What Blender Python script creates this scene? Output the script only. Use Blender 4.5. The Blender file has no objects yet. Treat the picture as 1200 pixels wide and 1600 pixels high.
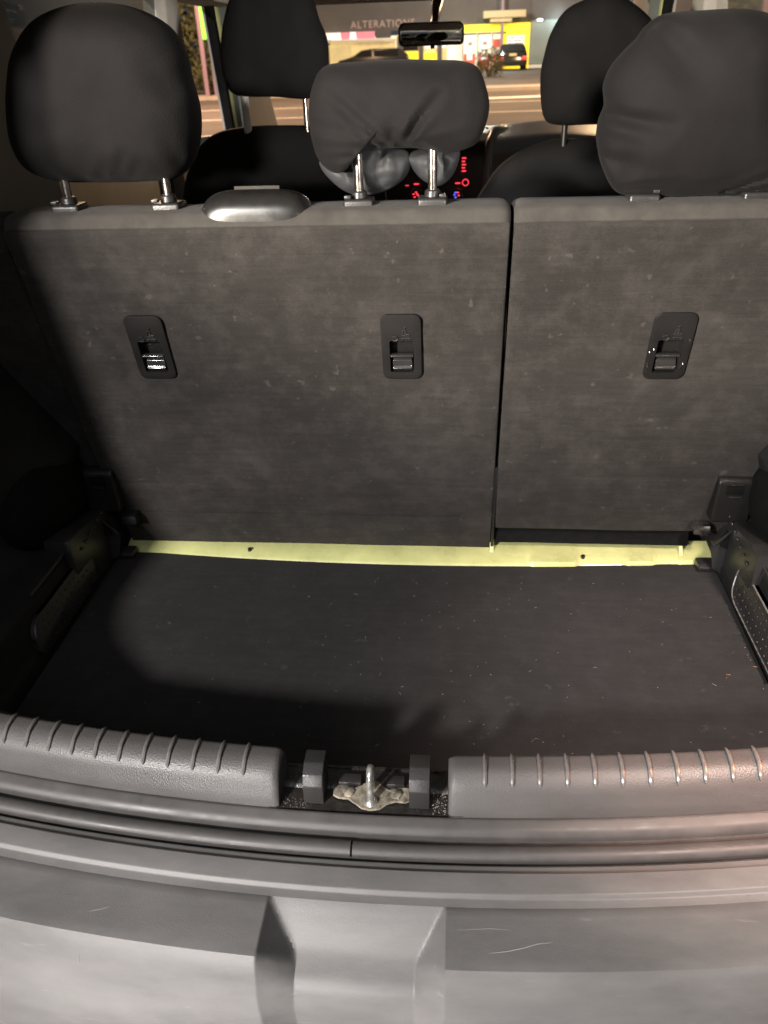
import bpy, bmesh, math, random
from mathutils import Vector, Matrix, noise
random.seed(4)
C = bpy.context.scene.collection
S = bpy.context.scene
PI = math.pi

# ------------------------------------------------------------------ camera
cd = bpy.data.cameras.new('camera'); cam = bpy.data.objects.new('camera', cd); C.objects.link(cam)
def cam_axes(pitch, yaw, roll):
    p, y, r = map(math.radians, (pitch, yaw, roll))
    f = Vector((-math.sin(y)*math.cos(p), math.cos(y)*math.cos(p), -math.sin(p)))
    ri = Vector((math.cos(y), math.sin(y), 0)); up = ri.cross(f)
    r2 = ri*math.cos(r) + up*math.sin(r)
    return r2, r2.cross(f), f
r_, u_, f_ = cam_axes(30.13, 6.05, -2.08)
cam.matrix_world = Matrix(((r_.x, u_.x, -f_.x, .083), (r_.y, u_.y, -f_.y, -.517), (r_.z, u_.z, -f_.z, 1.330), (0, 0, 0, 1)))
cd.sensor_fit = 'HORIZONTAL'; cd.sensor_width = 7.2; cd.lens = 7.2*1230/1200
cd.clip_start = .02; cd.clip_end = 2000
cd.dof.use_dof = True; cd.dof.focus_distance = .95; cd.dof.aperture_fstop = 2.4
S.camera = cam
# ------------------------------------------------------------------ night sky, lamps, exposure
w = bpy.data.worlds.new("World"); S.world = w; w.use_nodes = True
wn = w.node_tree.nodes; bg = wn['Background']
bg.inputs[0].default_value = (.70, .73, .80, 1); bg.inputs[1].default_value = .085
S.view_settings.view_transform = 'Standard'; S.view_settings.look = 'None'
S.view_settings.exposure = 0; S.view_settings.gamma = 1
S.render.engine = 'CYCLES'
S.cycles.use_denoising = True
S.cycles.max_bounces = 8; S.cycles.transparent_max_bounces = 12
S.cycles.sample_clamp_indirect = 3

def lamp(name, kind, loc, target, power, color, size=.2, **k):
    l = bpy.data.lights.new(name, kind); l.energy = power; l.color = color
    if kind == 'AREA': l.shape = 'DISK'; l.size = size
    else: l.shadow_soft_size = size
    if kind == 'SPOT':
        l.spot_size = math.radians(k.get('cone', 60)); l.spot_blend = k.get('blend', .3)
    o = bpy.data.objects.new(name, l); C.objects.link(o); o.location = loc
    o.rotation_euler = (Vector(target)-Vector(loc)).to_track_quat('-Z', 'Y').to_euler()
    return o
lamp('street_lamp_light', 'AREA', (-1.70, -2.75, 2.42), (0, .3, .8), 245, (1, .945, .90), .30)
lamp('overhead_fill_light', 'AREA', (-.3, -2.3, 3.3), (0, .4, .7), 21, (.93, .96, 1), 2.6)  # added overhead fill to lift the interior shadows; no known canopy
lamp('boot_spot_light', 'SPOT', (.72, -.50, 1.98), (.44, .27, .58), 250, (1, .80, .70), .10, cone=31, blend=.9)
lamp('bumper_fill_light', 'SPOT', (-.55, -1.75, .52), (-.18, -.14, .48), 260, (1, .95, .92), .25, cone=22, blend=1)  # added low fill brightening the bumper's rear faces; no lamp at the kerb
lamp('left_pillar_fill_light', 'SPOT', (2.0, -2.6, 1.52), (-.62, 1.75, 1.45), 900, (1, .93, .84), .1, cone=11, blend=.5)  # added narrow fill from outside, brightening the left pillar; no cabin lamp
lamp('tail_glow_light', 'SPOT', (1.05, .02, 1.16), (.41, .07, .70), 48, (1, .30, .10), .05, cone=17, blend=1)
lamp('right_pillar_fill_light', 'SPOT', (-2.0, -2.6, 1.52), (.62, 1.15, 1.40), 1500, (1, .90, .76), .1, cone=20, blend=.5)  # added fill from outside so the right pillar brightens the mirror; no cabin lamp
lamp('sodium_light_left', 'POINT', (-9, 24, 8), (0, 0, 0), 13000, (1, .60, .36), .3)
lamp('sodium_light_right', 'POINT', (8, 31, 8.5), (0, 0, 0), 19000, (1, .62, .34), .3)
lamp('forecourt_light', 'POINT', (1, 50, 4.2), (0, 0, 0), 1500, (1, .93, .82), .2)
lamp('wall_wash_light', 'POINT', (5.6, 55.4, 2.9), (0, 0, 0), 60, (.85, 1, 1), .1)

# ------------------------------------------------------------------ material helpers
def mat(name, col, rough=.6, spec=.5, metal=0, noise_amt=0, noise_scale=8, bump=0, bump_scale=200, emit=None, estr=0, stretch=(1, 1, 1), rough_var=0, coat=0, sheen=0):
    m = bpy.data.materials.new(name); m.use_nodes = True
    nt = m.node_tree; N = nt.nodes; L = nt.links; b = N['Principled BSDF']
    b.inputs['Base Color'].default_value = (*col, 1); b.inputs['Roughness'].default_value = rough
    b.inputs['Specular IOR Level'].default_value = spec; b.inputs['Metallic'].default_value = metal
    b.inputs['Coat Weight'].default_value = coat; b.inputs['Sheen Weight'].default_value = sheen
    tc = N.new('ShaderNodeTexCoord')
    if noise_amt or rough_var:
        t = N.new('ShaderNodeTexNoise'); t.inputs['Scale'].default_value = noise_scale; t.inputs['Detail'].default_value = 6; t.inputs['Roughness'].default_value = .62
        L.new(tc.outputs['Object'], t.inputs['Vector'])
        if noise_amt:
            r = N.new('ShaderNodeMapRange'); r.inputs[1].default_value = .3; r.inputs[2].default_value = .7
            r.inputs[3].default_value = 1-noise_amt; r.inputs[4].default_value = 1+noise_amt
            L.new(t.outputs[0], r.inputs[0])
            v = N.new('ShaderNodeVectorMath'); v.operation = 'SCALE'; v.inputs[0].default_value = col
            L.new(r.outputs[0], v.inputs['Scale']); L.new(v.outputs[0], b.inputs['Base Color'])
        if rough_var:
            r = N.new('ShaderNodeMapRange'); r.inputs[1].default_value = .3; r.inputs[2].default_value = .7
            r.inputs[3].default_value = max(.05, rough-rough_var); r.inputs[4].default_value = min(1, rough+rough_var)
            L.new(t.outputs[0], r.inputs[0]); L.new(r.outputs[0], b.inputs['Roughness'])
    if bump:
        mp = N.new('ShaderNodeMapping'); mp.inputs['Scale'].default_value = stretch; L.new(tc.outputs['Object'], mp.inputs['Vector'])
        t2 = N.new('ShaderNodeTexNoise'); t2.inputs['Scale'].default_value = bump_scale; t2.inputs['Detail'].default_value = 3
        L.new(mp.outputs[0], t2.inputs['Vector'])
        bp = N.new('ShaderNodeBump'); bp.inputs['Strength'].default_value = bump; bp.inputs['Distance'].default_value = .001
        L.new(t2.outputs[0], bp.inputs['Height']); L.new(bp.outputs[0], b.inputs['Normal'])
    if emit: b.inputs['Emission Color'].default_value = (*emit, 1); b.inputs['Emission Strength'].default_value = estr
    return m

def carpet_mat(name, dark, light, dust=.5):
    """needle-felt: fine horizontal weave, worn lighter smudges, dark stains"""
    m = bpy.data.materials.new(name); m.use_nodes = True
    nt = m.node_tree; N = nt.nodes; L = nt.links; b = N['Principled BSDF']
    b.inputs['Roughness'].default_value = .95; b.inputs['Specular IOR Level'].default_value = .15
    b.inputs['Sheen Weight'].default_value = .04
    tc = N.new('ShaderNodeTexCoord')
    def nz(scale, detail, st=(1, 1, 1), rough=.6, loc=(0, 0, 0)):
        mp = N.new('ShaderNodeMapping'); mp.inputs['Scale'].default_value = st; mp.inputs['Location'].default_value = loc
        L.new(tc.outputs['Object'], mp.inputs['Vector'])
        t = N.new('ShaderNodeTexNoise'); t.inputs['Scale'].default_value = scale; t.inputs['Detail'].default_value = detail; t.inputs['Roughness'].default_value = rough
        L.new(mp.outputs[0], t.inputs['Vector']); return t.outputs[0]
    def mr(i, a, c, lo, hi):
        r = N.new('ShaderNodeMapRange'); r.inputs[1].default_value = a; r.inputs[2].default_value = c; r.inputs[3].default_value = lo; r.inputs[4].default_value = hi
        L.new(i, r.inputs[0]); return r.outputs[0]
    def mth(op, a, c):
        x = N.new('ShaderNodeMath'); x.operation = op
        for i, q in enumerate((a, c)):
            if isinstance(q, (int, float)): x.inputs[i].default_value = q
            else: L.new(q, x.inputs[i])
        return x.outputs[0]
    big = mr(nz(5, 5, (1, 1, 1), .65), .33, .68, 0, 1)
    mid = mr(nz(26, 6, (1, 1, 1), .7, (3, 1, 2)), .45, .72, 0, dust)
    streak = mr(nz(120, 3, (.09, 1, 1.3), .6), .3, .7, -.10, .10)
    fine = mr(nz(900, 2), .3, .7, -.2, .2)
    spots = mr(nz(60, 2, (1, 1, 1), .5, (7, 3, 1)), .69, .76, 0, .8)
    v = mth('ADD', mth('ADD', mth('MULTIPLY', big, .33), mid), mth('ADD', mth('ADD', streak, fine), spots))
    mx = N.new('ShaderNodeMix'); mx.data_type = 'RGBA'; mx.inputs['A'].default_value = (*dark, 1); mx.inputs['B'].default_value = (*light, 1)
    L.new(v, mx.inputs['Factor']); L.new(mx.outputs['Result'], b.inputs['Base Color'])
    bp = N.new('ShaderNodeBump'); bp.inputs['Strength'].default_value = .5; bp.inputs['Distance'].default_value = .0008
    h = mth('ADD', nz(700, 3), mth('MULTIPLY', nz(160, 2, (.07, 1, 1.6)), 1.2)); L.new(h, bp.inputs['Height']); L.new(bp.outputs[0], b.inputs['Normal'])
    return m

def plastic_mat(name, col, rough=.5, grain=420, gs=.35, scuff=.25, spec=.5):
    """moulded plastic: leather grain, dusty mottling, fine light scratches"""
    m = bpy.data.materials.new(name); m.use_nodes = True
    nt = m.node_tree; N = nt.nodes; L = nt.links; b = N['Principled BSDF']
    b.inputs['Specular IOR Level'].default_value = spec
    tc = N.new('ShaderNodeTexCoord')
    n1 = N.new('ShaderNodeTexNoise'); n1.inputs['Scale'].default_value = 9; n1.inputs['Detail'].default_value = 7; n1.inputs['Roughness'].default_value = .68
    mp = N.new('ShaderNodeMapping'); mp.inputs['Scale'].default_value = (.45, 1.4, 1.4); L.new(tc.outputs['Object'], mp.inputs[0]); L.new(mp.outputs[0], n1.inputs['Vector'])
    mp2 = N.new('ShaderNodeMapping'); mp2.inputs['Scale'].default_value = (.12, 1, 1); mp2.inputs['Rotation'].default_value = (0, 0, .35); L.new(tc.outputs['Object'], mp2.inputs[0])
    n2 = N.new('ShaderNodeTexNoise'); n2.inputs['Scale'].default_value = 160; n2.inputs['Detail'].default_value = 2; L.new(mp2.outputs[0], n2.inputs['Vector'])
    a = N.new('ShaderNodeMapRange'); a.inputs[1].default_value = .32; a.inputs[2].default_value = .7; a.inputs[3].default_value = 1-scuff; a.inputs[4].default_value = 1+scuff; L.new(n1.outputs[0], a.inputs[0])
    s = N.new('ShaderNodeMapRange'); s.inputs[1].default_value = .70; s.inputs[2].default_value = .78; s.inputs[3].default_value = 0; s.inputs[4].default_value = scuff*1.2; L.new(n2.outputs[0], s.inputs[0])
    ad = N.new('ShaderNodeMath'); ad.operation = 'ADD'; L.new(a.outputs[0], ad.inputs[0]); L.new(s.outputs[0], ad.inputs[1])
    v = N.new('ShaderNodeVectorMath'); v.operation = 'SCALE'; v.inputs[0].default_value = col; L.new(ad.outputs[0], v.inputs['Scale']); L.new(v.outputs[0], b.inputs['Base Color'])
    r = N.new('ShaderNodeMapRange'); r.inputs[1].default_value = .3; r.inputs[2].default_value = .7; r.inputs[3].default_value = rough-.07; r.inputs[4].default_value = rough+.12; L.new(n1.outputs[0], r.inputs[0]); L.new(r.outputs[0], b.inputs['Roughness'])
    vo = N.new('ShaderNodeTexVoronoi'); vo.inputs['Scale'].default_value = grain; L.new(tc.outputs['Object'], vo.inputs['Vector'])
    bp = N.new('ShaderNodeBump'); bp.inputs['Strength'].default_value = gs; bp.inputs['Distance'].default_value = .0007; L.new(vo.outputs['Distance'], bp.inputs['Height']); L.new(bp.outputs[0], b.inputs['Normal'])
    return m

def glass_mat(name, tint=(.93, .95, .94), haze=0, hcol=(.3, .3, .28)):
    m = bpy.data.materials.new(name); m.use_nodes = True
    nt = m.node_tree; N = nt.nodes; L = nt.links
    for n in list(N):
        if n.type != 'OUTPUT_MATERIAL': N.remove(n)
    out = [n for n in N if n.type == 'OUTPUT_MATERIAL'][0]
    tr = N.new('ShaderNodeBsdfTransparent'); tr.inputs[0].default_value = (*tint, 1)
    gl = N.new('ShaderNodeBsdfGlossy'); gl.inputs['Roughness'].default_value = .03
    fr = N.new('ShaderNodeFresnel'); fr.inputs[0].default_value = 1.45
    mx = N.new('ShaderNodeMixShader'); L.new(fr.outputs[0], mx.inputs[0]); L.new(tr.outputs[0], mx.inputs[1]); L.new(gl.outputs[0], mx.inputs[2])
    last = mx
    if haze:
        df = N.new('ShaderNodeBsdfDiffuse'); df.inputs[0].default_value = (*hcol, 1)
        m2 = N.new('ShaderNodeMixShader'); m2.inputs[0].default_value = haze
        L.new(mx.outputs[0], m2.inputs[1]); L.new(df.outputs[0], m2.inputs[2]); last = m2
    L.new(last.outputs[0], out.inputs[0])
    return m

M = dict(
    back=carpet_mat('seat_back_felt', (.0215, .0196, .0184), (.054, .0482, .0442), .50),
    seat_top=mat('seat_cloth', (.050, .046, .042), .9, .15, noise_amt=.22, noise_scale=30, bump=.5, bump_scale=1600, sheen=.05),
    floor=carpet_mat('floor_felt', (.017, .0165, .0168), (.034, .032, .033), .35),
    cover=mat('stretch_cover', (.0074, .0067, .0068), .8, .12, noise_amt=.18, noise_scale=14, bump=.5, bump_scale=520, sheen=.02),
    cover_f=mat('front_stretch_cover', (.010, .0098, .0105), .85, .15, noise_amt=.2, noise_scale=14, bump=.2, bump_scale=1500),
    satin=mat('satin_lining', (.032, .033, .036), .6, .3, noise_amt=.35, noise_scale=22, bump=.3, bump_scale=60),
    blk=plastic_mat('black_moulded_plastic', (.022, .021, .021), .36, 520, .22, .25),
    handle=plastic_mat('latch_plastic', (.0105, .0098, .0098), .42, 800, .12, .2, .3),
    blk_soft=mat('matt_black_plastic', (.011, .011, .0115), .65, .25, noise_amt=.3, noise_scale=20),
    sill=plastic_mat('sill_plastic', (.078, .074, .073), .44, 620, .32, .22, .5),
    bumper=plastic_mat('bumper_plastic', (.140, .136, .134), .44, 900, .16, .24, .4),
    ribm=mat('rib_plastic', (.13, .122, .118), .27, .6, noise_amt=.2, noise_scale=60, rough_var=.1),
    scr=mat('pale_scratch', (.24, .23, .22), .7),
    dome=mat('belt_guide_plastic', (.013, .0125, .012), .30, .55, noise_amt=.15, noise_scale=50, rough_var=.05),
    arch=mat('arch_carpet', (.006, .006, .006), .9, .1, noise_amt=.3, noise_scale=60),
    gloss=mat('glossy_black_plastic', (.022, .021, .020), .16, 1.0, rough_var=.05, noise_scale=60),
    rubber=mat('seal_rubber', (.066, .063, .062), .48, .4, noise_amt=.15, noise_scale=30, rough_var=.12),
    rubber_d=mat('dark_seal_rubber', (.045, .043, .042), .6, .3, noise_amt=.3, noise_scale=40),
    lime=mat('lime_body_paint', (.52, .53, .23), .32, .5, noise_amt=.16, noise_scale=14, rough_var=.1, coat=.1),
    steel=mat('chromed_steel', (.75, .70, .66), .22, .5, metal=1, rough_var=.08, noise_scale=80),
    zinc=mat('zinc_striker', (.62, .62, .58), .34, .5, metal=.85, noise_amt=.35, noise_scale=90, rough_var=.15),
    rust=mat('rust_primer', (.21, .185, .145), .7, .3, noise_amt=.8, noise_scale=130, bump=.6, bump_scale=300),
    dirt=mat('gritty_black_paint', (.02, .018, .017), .38, .5, noise_amt=.5, noise_scale=90, bump=.9, bump_scale=380, rough_var=.2),
    grit=mat('grit', (.42, .36, .32), .7), lint=mat('lint', (.28, .26, .24), .9),
    speck=mat('orange_lint', (.5, .25, .12), .9),
    liner=mat('headliner', (.50, .46, .40), .9, .2, noise_amt=.08, noise_scale=60),
    pillar=mat('pillar_trim', (.30, .28, .25), .7, .3, noise_amt=.1),
    door=mat('door_trim', (.09, .098, .092), .55, .4, noise_amt=.2),
    dash=mat('dash_plastic', (.11, .11, .105), .32, .6, noise_amt=.1, bump=.25, bump_scale=900),
    dark=mat('console_black', (.012, .012, .012), .4, .5),
    red_led=mat('red_backlight', (.1, 0, 0), .5, emit=(1, .05, .07), estr=1.6),
    blue_led=mat('blue_backlight', (0, 0, .1), .5, emit=(.12, .16, 1), estr=1.5),
    mirror=mat('mirror_glass', (.9, .9, .9), .03, .5, metal=1),
    glass=glass_mat('window_glass', (.90, .92, .90), .03, (.5, .48, .45)),
    dglass=glass_mat('tinted_glass', (.22, .24, .22), .22, (.30, .30, .27)),
    asphalt=mat('asphalt', (.10, .088, .082), .85, .3, noise_amt=.25, noise_scale=.6, bump=.3, bump_scale=60),
    lot=mat('forecourt_concrete', (.13, .12, .115), .8, .3, noise_amt=.3, noise_scale=.5),
    paint=mat('road_paint', (.75, .74, .70), .7, noise_amt=.12, noise_scale=3),
    kerb=mat('kerb_concrete', (.42, .38, .34), .85, noise_amt=.15, noise_scale=2),
    yellow=mat('yellow_fascia', (.85, .66, .03), .5, emit=(1, .76, .03), estr=1.1),
    wall_g=mat('grey_green_wall', (.22, .27, .27), .8, noise_amt=.12, noise_scale=.6),
    white=mat('white_paint', (.8, .78, .74), .6),
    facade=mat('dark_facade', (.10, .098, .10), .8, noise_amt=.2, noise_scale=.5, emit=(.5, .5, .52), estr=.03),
    shopin=mat('lit_shop_interior', (.7, .62, .5), .8, noise_amt=.3, noise_scale=1.3, emit=(1, .88, .70), estr=.95),
    shopin2=mat('dim_shop_interior', (.6, .5, .25), .8, noise_amt=.3, noise_scale=1.3, emit=(.9, .74, .36), estr=.45),
    pink=mat('pink_lit_sign', (.7, .2, .25), .6, emit=(1, .30, .38), estr=.75),
    wsign=mat('white_lit_sign', (.8, .8, .8), .6, emit=(1, .95, .95), estr=.95),
    redp=mat('red_panel', (.45, .08, .05), .6, emit=(.8, .16, .10), estr=.35),
    poster=mat('poster_white', (.8, .78, .75), .6, emit=(1, .95, .9), estr=.7),
    ink=mat('poster_ink', (.12, .10, .22), .6),
    carp=mat('black_car_paint', (.02, .021, .023), .2, .6, coat=.6),
    carg=mat('car_window_dark', (.02, .022, .022), .08, .7),
    tail=mat('tail_lamp_red', (.5, .02, .02), .3, emit=(1, .08, .08), estr=1.2),
    plate=mat('number_plate', (.65, .5, .2), .5, emit=(1, .7, .3), estr=.25),
    tyre=mat('tyre', (.015, .015, .015), .8), rim=mat('wheel_rim', (.4, .4, .4), .35, metal=.8),
    pole=mat('pink_grey_pole', (.30, .22, .30), .6), green=mat('green_lit_strip', (.2, .8, .1), .5, emit=(.28, 1, .05), estr=1.5),
    cream_l=mat('cream_lit_strip', (.8, .9, .6), .5, emit=(.9, 1, .6), estr=1.1),
    leaf=mat('foliage', (.07, .075, .03), .8, noise_amt=.5, noise_scale=2), bark=mat('bark', (.10, .07, .05), .9),
    violet=mat('violet_lit_window', (.4, .35, .6), .5, emit=(.62, .50, .95), estr=.5, noise_amt=.4, noise_scale=.8),
    beige=mat('beige_sign', (.45, .38, .22), .7, emit=(.8, .65, .4), estr=.22), lampw=mat('lamp_lens', (1, 1, 1), .5, emit=(1, .98, .9), estr=5),
    letter=mat('sign_letters', (.5, .42, .42), .6, emit=(.7, .6, .6), estr=.06),
)

# ------------------------------------------------------------------ object helpers
def root(name, label, cat, loc, group=None):
    o = bpy.data.objects.new(name, None); C.objects.link(o); o.location = loc; o.empty_display_size = .05
    o['label'] = label; o['category'] = cat
    if group: o['group'] = group
    return o
def world_loc(o):
    v = Vector(o.location); p = o.parent
    while p: v += p.location; p = p.parent
    return v
def link(name, me, m, parent=None, smooth=True):
    o = bpy.data.objects.new(name, me); C.objects.link(o)
    if m and not me.materials: me.materials.append(M[m])
    if smooth:
        me.polygons.foreach_set('use_smooth', [True]*len(me.polygons))
        me.set_sharp_from_angle(angle=math.radians(38))
    if parent:
        o.parent = parent; o.matrix_parent_inverse = Matrix.Translation(-(parent.location if parent.type == 'EMPTY' else Vector()))
    return o
def tag(o, label, cat, group=None):
    o['label'] = label; o['category'] = cat
    if group: o['group'] = group
    return o
def from_data(name, vs, fs, m, parent=None, smooth=True):
    me = bpy.data.meshes.new(name); me.from_pydata([tuple(v) for v in vs], [], fs); me.update()
    return link(name, me, m, parent, smooth)
def from_bm(name, bm, m, parent=None, smooth=True):
    bmesh.ops.recalc_face_normals(bm, faces=bm.faces[:])
    me = bpy.data.meshes.new(name); bm.to_mesh(me); bm.free()
    return link(name, me, m, parent, smooth)
def bm_box(bm, lo, hi, bevel=0, seg=2):
    r = bmesh.ops.create_cube(bm, size=1)
    for v in r['verts']:
        v.co = Vector([lo[i]+(hi[i]-lo[i])*(v.co[i]+.5) for i in range(3)])
    if bevel:
        es = list({e for v in r['verts'] for e in v.link_edges})
        bmesh.ops.bevel(bm, geom=es, offset=bevel, segments=seg, affect='EDGES', profile=.6)
def box(name, lo, hi, m, parent=None, bevel=0, seg=2):
    bm = bmesh.new(); bm_box(bm, lo, hi, bevel, seg); return from_bm(name, bm, m, parent)
def bm_tube(bm, pts, r, n=12, cap=True):
    pts = [Vector(p) for p in pts]; rs = r if isinstance(r, (list, tuple)) else [r]*len(pts)
    rings = []; prev = None
    for i, p in enumerate(pts):
        d = (pts[min(i+1, len(pts)-1)]-pts[max(i-1, 0)]).normalized()
        a = prev if prev else (Vector((1, 0, 0)) if abs(d.x) < .9 else Vector((0, 0, 1)))
        a = (a - d*a.dot(d)).normalized(); b = d.cross(a); prev = a
        rings.append([bm.verts.new(p+(a*math.cos(2*PI*k/n)+b*math.sin(2*PI*k/n))*rs[i]) for k in range(n)])
    for i in range(len(rings)-1):
        for k in range(n):
            bm.faces.new((rings[i][k], rings[i][(k+1) % n], rings[i+1][(k+1) % n], rings[i+1][k]))
    if cap: bm.faces.new(rings[0][::-1]); bm.faces.new(rings[-1])
def tube(name, pts, r, m, parent=None, n=12):
    bm = bmesh.new(); bm_tube(bm, pts, r, n); return from_bm(name, bm, m, parent)
def prism(name, poly, axis, a, b, m, parent=None, bevel=0, seg=3):
    """poly in the two other axes, extruded along axis from a to b"""
    bm = bmesh.new()
    def P(p, t):
        q = list(p); q.insert(axis, t); return q
    v0 = [bm.verts.new(P(p, a)) for p in poly]; v1 = [bm.verts.new(P(p, b)) for p in poly]
    n = len(poly)
    bm.faces.new(v0[::-1]); bm.faces.new(v1)
    for i in range(n): bm.faces.new((v0[i], v0[(i+1) % n], v1[(i+1) % n], v1[i]))
    if bevel: bmesh.ops.bevel(bm, geom=bm.edges[:], offset=bevel, segments=seg, affect='EDGES', profile=.6, clamp_overlap=True)
    return from_bm(name, bm, m, parent)
def grid(name, nu, nv, f, m, parent=None, skip=None, close_u=False):
    vs = [f(i, j) for j in range(nv) for i in range(nu)]
    fs = []
    for j in range(nv-1):
        for i in range(nu if close_u else nu-1):
            if skip and skip(i, j): continue
            i2 = (i+1) % nu
            fs.append((j*nu+i, j*nu+i2, (j+1)*nu+i2, (j+1)*nu+i))
    return from_data(name, vs, fs, m, parent)
def smooth_closed(pts, n):
    P = [Vector(p) for p in pts]; k = len(P); out = []
    for s in range(n):
        t = s*k/n; i = int(t); f = t-i
        a, b, c, d = P[(i-1) % k], P[i % k], P[(i+1) % k], P[(i+2) % k]
        out.append(.5*((2*b)+(-a+c)*f+(2*a-5*b+4*c-d)*f*f+(-a+3*b-3*c+d)*f**3))
    return out
def pillow(name, outline, y, D, m, parent, folds=(), amp=.0022, nscale=11, centre=None, na=150, nr=34, flat=3.2, seed=0, Dfront=None, lean=0.0):
    """cushion with the given XZ silhouette; folds = (x0,z0,x1,z1,width,depth) creases on the rear face"""
    o = smooth_closed(outline, na)
    c = Vector(centre) if centre else sum(o, Vector((0, 0)))/len(o)
    zmin = min(p[1] for p in o)
    vs, fs = [], []
    def depth(s): return (1-s**flat)**.5 if s < 1 else 0
    def pt(side, s, p):
        q = c+(p-c)*s; x, z = q
        d = (D if side < 0 else (Dfront or D))*depth(s)
        yy = side*d
        w = noise.noise(Vector((x*nscale, z*nscale, seed+side*5)))*amp*2 + noise.noise(Vector((x*nscale*3, z*nscale*3, seed+9)))*amp*.7
        e = min(1, (1-s)*7)
        yy += w*(.3+.7*e)*(1 if side > 0 else -1)
        if side < 0:
            for (x0, z0, x1, z1, wd, dp) in folds:
                a = Vector((x0, z0)); b = Vector((x1, z1)); ab = b-a; t = max(0, min(1, (q-a).dot(ab)/ab.length_squared))
                dist = (q-(a+ab*t)).length; ww = wd*(1+.5*t)
                yy += dp*math.exp(-(dist/ww)**2)*(1-t*.75)*min(1, (1-s)*14+.15) - .35*dp*math.exp(-((dist-2*ww)/ww)**2)*(1-t*.75)
        return (x, y+yy+lean*(z-zmin), z)
    ss = [1-(1-k/nr)**1.7 for k in range(1, nr+1)]
    for side in (-1, 1):
        base = len(vs); vs.append(pt(side, 0, c))
        for s in ss:
            for p in o: vs.append(pt(side, min(s, .9999), p))
        for k in range(na):
            k2 = (k+1) % na
            f = (base, base+1+k, base+1+k2); fs.append(f if side > 0 else f[::-1])
            for j in range(nr-1):
                a = base+1+j*na
                f = (a+k, a+na+k, a+na+k2, a+k2); fs.append(f if side > 0 else f[::-1])
        if side < 0: first_outer = base+1+(nr-1)*na
        else: last_outer = base+1+(nr-1)*na
    for k in range(na):
        k2 = (k+1) % na; fs.append((first_outer+k, first_outer+k2, last_outer+k2, last_outer+k))
    return from_data(name, vs, fs, m, parent)
def rrect(cx, cz, w, h, r, n=5):
    out = []
    for sx, sz, a0 in ((1, 1, 0), (-1, 1, 90), (-1, -1, 180), (1, -1, 270)):
        for k in range(n+1):
            a = math.radians(a0+90*k/n)
            out.append((cx+sx*(w/2-r)+r*math.cos(a), cz+sz*(h/2-r)+r*math.sin(a)))
    return out
def bow(x): return .19*x*x

# ================================================================== REAR BUMPER
def resample(P, n):
    P = [Vector(p) for p in P]; L = [0]
    for a, b in zip(P, P[1:]): L.append(L[-1]+(b-a).length)
    out = []
    for k in range(n):
        t = L[-1]*k/(n-1); i = max(j for j in range(len(P)-1) if L[j] <= t+1e-9)
        out.append(P[i].lerp(P[i+1], (t-L[i])/max(1e-9, L[i+1]-L[i])))
    return out
def roundcorners(P, r, n=4):
    P = [Vector(p) for p in P]; out = [P[0]]
    for i in range(1, len(P)-1):
        a = (P[i-1]-P[i]); b = (P[i+1]-P[i]); rr = min(r, a.length*.45, b.length*.45)
        p0 = P[i]+a.normalized()*rr; p1 = P[i]+b.normalized()*rr
        for k in range(n+1):
            t = k/n; out.append(p0*(1-t)**2+P[i]*2*t*(1-t)+p1*t*t)
    out.append(P[-1]); return out
def sweep(name, prof, xs, m, parent, yoff=lambda x: bow(x), warp=None):
    nu = len(prof)
    def f(i, j):
        x = xs[j]; y, z = prof[i]
        v = Vector((x, y+yoff(x), z))
        return warp(v, i, j) if warp else v
    return grid(name, nu, len(xs), f, m, parent)
def lin(a, b, n): return [a+(b-a)*k/(n-1) for k in range(n)]
bmp = root('rear_bumper', 'scuffed grey plastic rear bumper with a central scoop, nearest the viewer', 'bumper', (0, -.06, .40))
ledge = roundcorners([(-.016, .630), (-.0215, .6395), (-.030, .6400), (-.0318, .6435), (-.052, .6400), (-.0548, .6362), (-.0625, .6345)], .0012, 3)
sweep('top_ledge', ledge, lin(-.75, .75, 121), 'bumper', bmp)
blk = resample(roundcorners([(-.0625, .6345), (-.0650, .6362), (-.1215, .6335), (-.1275, .620), (-.150, .54), (-.164, .36)], .003, 4), 64)
rec = resample(roundcorners([(-.0625, .6345), (-.0645, .6335), (-.080, .619), (-.091, .605), (-.105, .598), (-.119, .5915), (-.128, .565), (-.134, .36)], .010, 6), 64)
cols = sorted(set([round(-.75+.025*k, 4) for k in range(61)] + [round(-.096+.001*k, 4) for k in range(52)] + [round(.040+.001*k, 4) for k in range(46)]))
def ss(t): t = max(0, min(1, t)); return t*t*(3-2*t)
def bfn(i, j):
    x = cols[j]; t = i/63
    wl = .0015+.030*min(1, t/.17)-.012*ss((t-.25)/.4); wr = .0015+.026*min(1, t/.17)-.010*ss((t-.25)/.4)
    el = -.0905+.020*ss((t-.28)/.35); er = .0800-.016*ss((t-.28)/.35)
    k = min(max(0, min(1, (x-el)/wl)), max(0, min(1, (er-x)/wr)))
    p = blk[i].lerp(rec[i], k)
    return Vector((x, p[0]+bow(x), p[1]))
grid('bumper_skin', 64, len(cols), bfn, 'bumper', bmp)

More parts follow.
